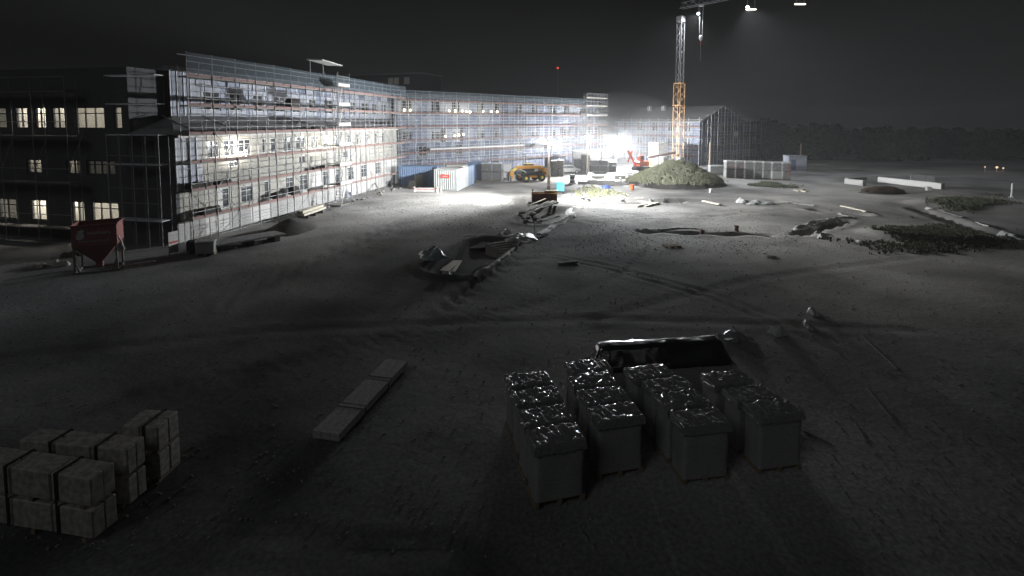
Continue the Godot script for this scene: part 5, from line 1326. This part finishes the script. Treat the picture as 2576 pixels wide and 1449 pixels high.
	crumpled_sheet("film_scrap", "tiny pale film scrap on open dark ground", "film scrap", gp(1938, 648), 0.7, 0.4, 0.25, 0.3, M.fleece, 44)
	crumpled_sheet("film_scrap", "pale film scrap at the dark grass edge", "film scrap", gp(2160, 612), 0.8, 0.5, 0.3, 0.8, M.fleece, 45)
	crumpled_sheet("film_scrap", "crumpled clear film next to the black covered stack", "film scrap", gp(1850, 850), 1.0, 0.8, 0.4, 0.2, M.film, 46)
	crumpled_sheet("film_scrap", "crumpled pale film right of the black covered stack", "film scrap", gp(1960, 842), 0.6, 0.5, 0.5, 0.5, M.film_matt, 47)
	crumpled_sheet("film_scrap", "twisted pale film strip standing up alone", "film scrap", gp(2044, 790), 0.3, 0.9, 0.5, -0.4, M.film_matt, 48)
	crumpled_sheet("film_scrap", "lower twisted film strip below the standing one", "film scrap", gp(2036, 822), 0.25, 0.8, 0.4, -0.5, M.film_matt, 49)
	k = 0
	for s in [[2168, 848, 2258, 932], [2180, 975, 2245, 1055], [2022, 1085, 2092, 1118], [2152, 1065, 2180, 1112], [1460, 908, 1700, 900]]:
		beam("lath", ["long thin lath lying on dark ground right of the pallets", "thin lath below the longest one on dark ground", "thin lath lying beside the foremost wrapped pallet", "short thin lath on the dark ground", "thin lath lying along the black covered stack"][k], gp(s[0], s[1]) + Vector3(0, 0.02, 0), gp(s[2], s[3]) + Vector3(0, 0.02, 0), 0.06, 0.04, M.grey_wood, "lath")
		k += 1
	for i in 22:
		var q := gp(rng.randf_range(1430, 1600), rng.randf_range(494, 512)); var s := rng.randf_range(0.08, 0.26)
		var o := put(self, "field_stone", stone_mesh(40 + i % 5), M.stone, Vector3(q.x, ground_y(q.x, q.z) + s * 0.35, q.z), Vector3(0, rng.randf() * TAU, 0.1), Vector3(s * 1.4, s, s * 1.1))
		tag(o, "pale field stone on the stony strip before the turquoise box", "stone", "stones on the stony strip")
func vegetation():
	# grassy mound
	var c := gp(1712, 470); c.z -= 2.4
	var f: Callable = mound("mound", Vector3(c.x, 0, c.z), 7.0, 4.8, 3.0, 1.6, M.soil, 3)
	var pl := []
	for i in 22000:
		var a := rng.randf() * TAU; var d := sqrt(rng.randf())
		var x := c.x + cos(a) * d * 6.7; var z := c.z + sin(a) * d * 4.4
		var y: float = f.call(x, z)
		if y < 0.3 + 0.4 * rng.randf(): continue
		var cl := patch.get_noise_2d(x * 48.0, z * 48.0)
		if cl < -0.22: continue
		var hs := rng.randf_range(0.45, 1.05) * (0.8 + cl * 0.5)
		pl.append(turned(Vector3(1.2, 1.0, 1.2) * hs, Vector3(x, y - 0.03, z)))
	grass("dry green grass covering the big earth mound", pl, 0.5, Color(0.27, 0.272, 0.19), 3)
	var zones := [["low green grass strip before the white topped pallets", 1830, 2030, 452, 478, 3800, 0.22, Color(0.1, 0.11, 0.065)], ["rough dark grass on the right foreground rise", 2090, 2560, 545, 640, 7000, 0.2, Color(0.07, 0.071, 0.045)], ["green grass along the right ditch bank", 2330, 2576, 488, 545, 7000, 0.22, Color(0.08, 0.088, 0.05)], ["weeds among the stones beside the turquoise box", 1405, 1600, 462, 505, 420, 0.3, Color(0.26, 0.26, 0.15)]]
	for q in zones:
		pl = []
		for i in q[5]:
			var u := clampf(rng.randfn(0.5, 0.21), 0.0, 1.0); var v := clampf(rng.randfn(0.5, 0.22), 0.0, 1.0)
			if q[0].begins_with("low") and absf(v - 0.25 - 0.5 * u) > 0.25: continue
			var x: float = lerpf(q[1], q[2], u); var y: float = lerpf(q[3], q[4], v)
			var p := gp(x, y)
			var nn := patch.get_noise_2d(p.x * 3.0 + 30.0, p.z * 3.0) + 0.35 - 0.5 * pow(Vector2(u - 0.5, v - 0.5).length() * 2.0, 2.0) * rng.randf_range(0.6, 1.6)
			if nn < -0.05 or rng.randf() > nn * 2.2 or (q[0].begins_with("weeds") and nn < 0.2): continue
			p.y = ground_y(p.x, p.z) - 0.02
			pl.append(turned(Vector3(1.2, rng.randf_range(0.6, 1.3), 1.2), p))
		grass(q[0], pl, q[6], q[7], 9)
	var b := gp(2238, 488)
	var fb: Callable = mound("mound", Vector3(b.x, 0, b.z - 1.2), 3.1, 1.5, 0.75, 1.6, M.soil, 9)
	pl = []
	for i in 2600:
		var x := b.x + rng.randf_range(-2.9, 2.9); var z := b.z - 1.2 + rng.randf_range(-1.4, 1.4)
		var y: float = fb.call(x, z)
		if y < 0.1: continue
		pl.append(turned(Vector3(1.1, rng.randf_range(0.6, 1.2), 1.1), Vector3(x, y - 0.02, z)))
	grass("brown withered grass on the small oval mound", pl, 0.32, Color(0.11, 0.08, 0.055), 12)
	# dark wood behind the yard: clumps of leaf faces on trunks, one mass
	var st := SurfaceTool.new(); st.begin(Mesh.PRIMITIVE_TRIANGLES)
	var r := RandomNumberGenerator.new(); r.seed = 77
	for i in 420:
		var t := r.randf(); var a := r.randf() * TAU
		var rad := (0.28 + 1.5 * sin(pow(1.0 - t, 0.8) * PI * 0.85) * 0.5) * sqrt(r.randf())
		var p := Vector3(cos(a) * rad, 0.12 + t * 0.9 * 4.0, sin(a) * rad)
		var n := Vector3(r.randf_range(-1, 1), r.randf_range(-0.5, 1), r.randf_range(-1, 1)).normalized()
		var u := n.cross(Vector3.UP).normalized() * r.randf_range(0.12, 0.26); var v := n.cross(u).normalized() * r.randf_range(0.1, 0.22)
		for w in [p - u, p + v, p + u, p - u, p + u, p - v]: st.add_vertex(w)
	for k in 5:
		var a := TAU * k / 5.0; var b2 := TAU * (k + 1) / 5.0
		for w in [Vector3(cos(a), 0, sin(a)) * 0.12, Vector3(0, 3.4, 0), Vector3(cos(b2), 0, sin(b2)) * 0.12]: st.add_vertex(w)
	st.generate_normals()
	var tree := st.commit()
	pl = []
	for i in 330:
		var px := rng.randf_range(1700, 2900); var z := rng.randf_range(112.0, 165.0)
		if i % 6 == 0: px = rng.randf_range(300, 1750); z = rng.randf_range(150.0, 200.0)
		var x := (px - 1288.0) / FOCAL * z
		var h := rng.randf_range(5.0, 8.6) - smoothstep(1900, 2500, px) * 1.6 + (rng.randf_range(0, 1.5) if px < 1950 else 0.0)
		pl.append(turned(Vector3(1.2, 1.0, 1.2) * h / 3.8, Vector3(x, -0.2, -z)))
	scatter("forest", "dark mass of trees beyond the far edge of the yard", tree, M.leaf, pl, "trees")

func _ready():
	rng.seed = 20240930
	noise.seed = 4; noise.frequency = 0.12; noise.fractal_octaves = 3
	patch.seed = 19; patch.frequency = 0.035; patch.fractal_octaves = 4
	# camera: a raised site camera, slight tilt and lowered lens
	var cam := Camera3D.new(); cam.name = "camera"
	cam.projection = Camera3D.PROJECTION_FRUSTUM
	cam.near = 0.1; cam.far = 2000.0
	cam.size = 0.1 * 1449.0 / FOCAL
	cam.frustum_offset = Vector2(0, -0.1 * (724.5 - 306.0 - FOCAL * tan(deg_to_rad(TILT))) / FOCAL)
	add_child(cam)
	cam.position = Vector3(0, CAM_Y, 0); cam.rotation.x = -deg_to_rad(TILT)
	cam.current = true
	# night sky and faint sky glow, then added haze and fill light
	var env := Environment.new()
	env.background_mode = Environment.BG_SKY
	var sm := ProceduralSkyMaterial.new()
	sm.sky_top_color = lin(0.0045, 0.0045, 0.0046); sm.sky_horizon_color = lin(0.006, 0.006, 0.006); sm.ground_horizon_color = lin(0.006, 0.006, 0.006); sm.ground_bottom_color = lin(0.004, 0.004, 0.004)
	sm.sun_angle_max = 0.1
	var sky := Sky.new(); sky.sky_material = sm
	env.sky = sky
	env.tonemap_mode = Environment.TONE_MAPPER_LINEAR
	env.tonemap_exposure = 1.0
	env.sdfgi_enabled = true; env.ssao_enabled = true; env.ssil_enabled = true
	env.fog_enabled = true; env.fog_density = 0.0008; env.fog_light_color = Color(0.95, 0.95, 0.95)
	env.volumetric_fog_enabled = true; env.volumetric_fog_density = 0.0
	var glare_haze := FogVolume.new(); glare_haze.name = "glare_haze"; glare_haze.shape = RenderingServer.FOG_VOLUME_SHAPE_ELLIPSOID; glare_haze.size = Vector3(26, 17, 24); glare_haze.position = Vector3(19.2, 5.5, -95.0)  # haze added round the brightest lamp cluster to imitate lens glare
	var fm := FogMaterial.new(); fm.density = 0.0045; fm.albedo = Color(0.95, 0.95, 0.95); fm.edge_fade = 1.0
	glare_haze.material = fm
	glare_haze.set_meta("kind", "stuff")
	add_child(glare_haze)
	var we := WorldEnvironment.new(); we.name = "environment"; we.environment = env
	add_child(we)
	var moon := DirectionalLight3D.new(); moon.name = "moon"  # weak soft fill added from behind left; no such source is visible
	moon.light_energy = 0.042; moon.light_angular_distance = 20.0; moon.light_color = Color(0.96, 0.98, 1.0); moon.shadow_enabled = true
	add_child(moon)
	moon.look_at_from_position(Vector3.ZERO, Vector3(0.55, -0.6, -0.58))
	materials()
	terrain()
	left_building()
	stair_tower()
	wing()
	far_building()
	rear_block()
	containers()
	goods_wall()
	telehandler()
	covered_car()
	crane()
	red_beacon()
	yard_objects()
	far_pallets()
	left_objects()
	trench_objects()
	foreground_pallets()
	board_packs()
	plank_run()
	black_tarp()
	gravel()
	vegetation()
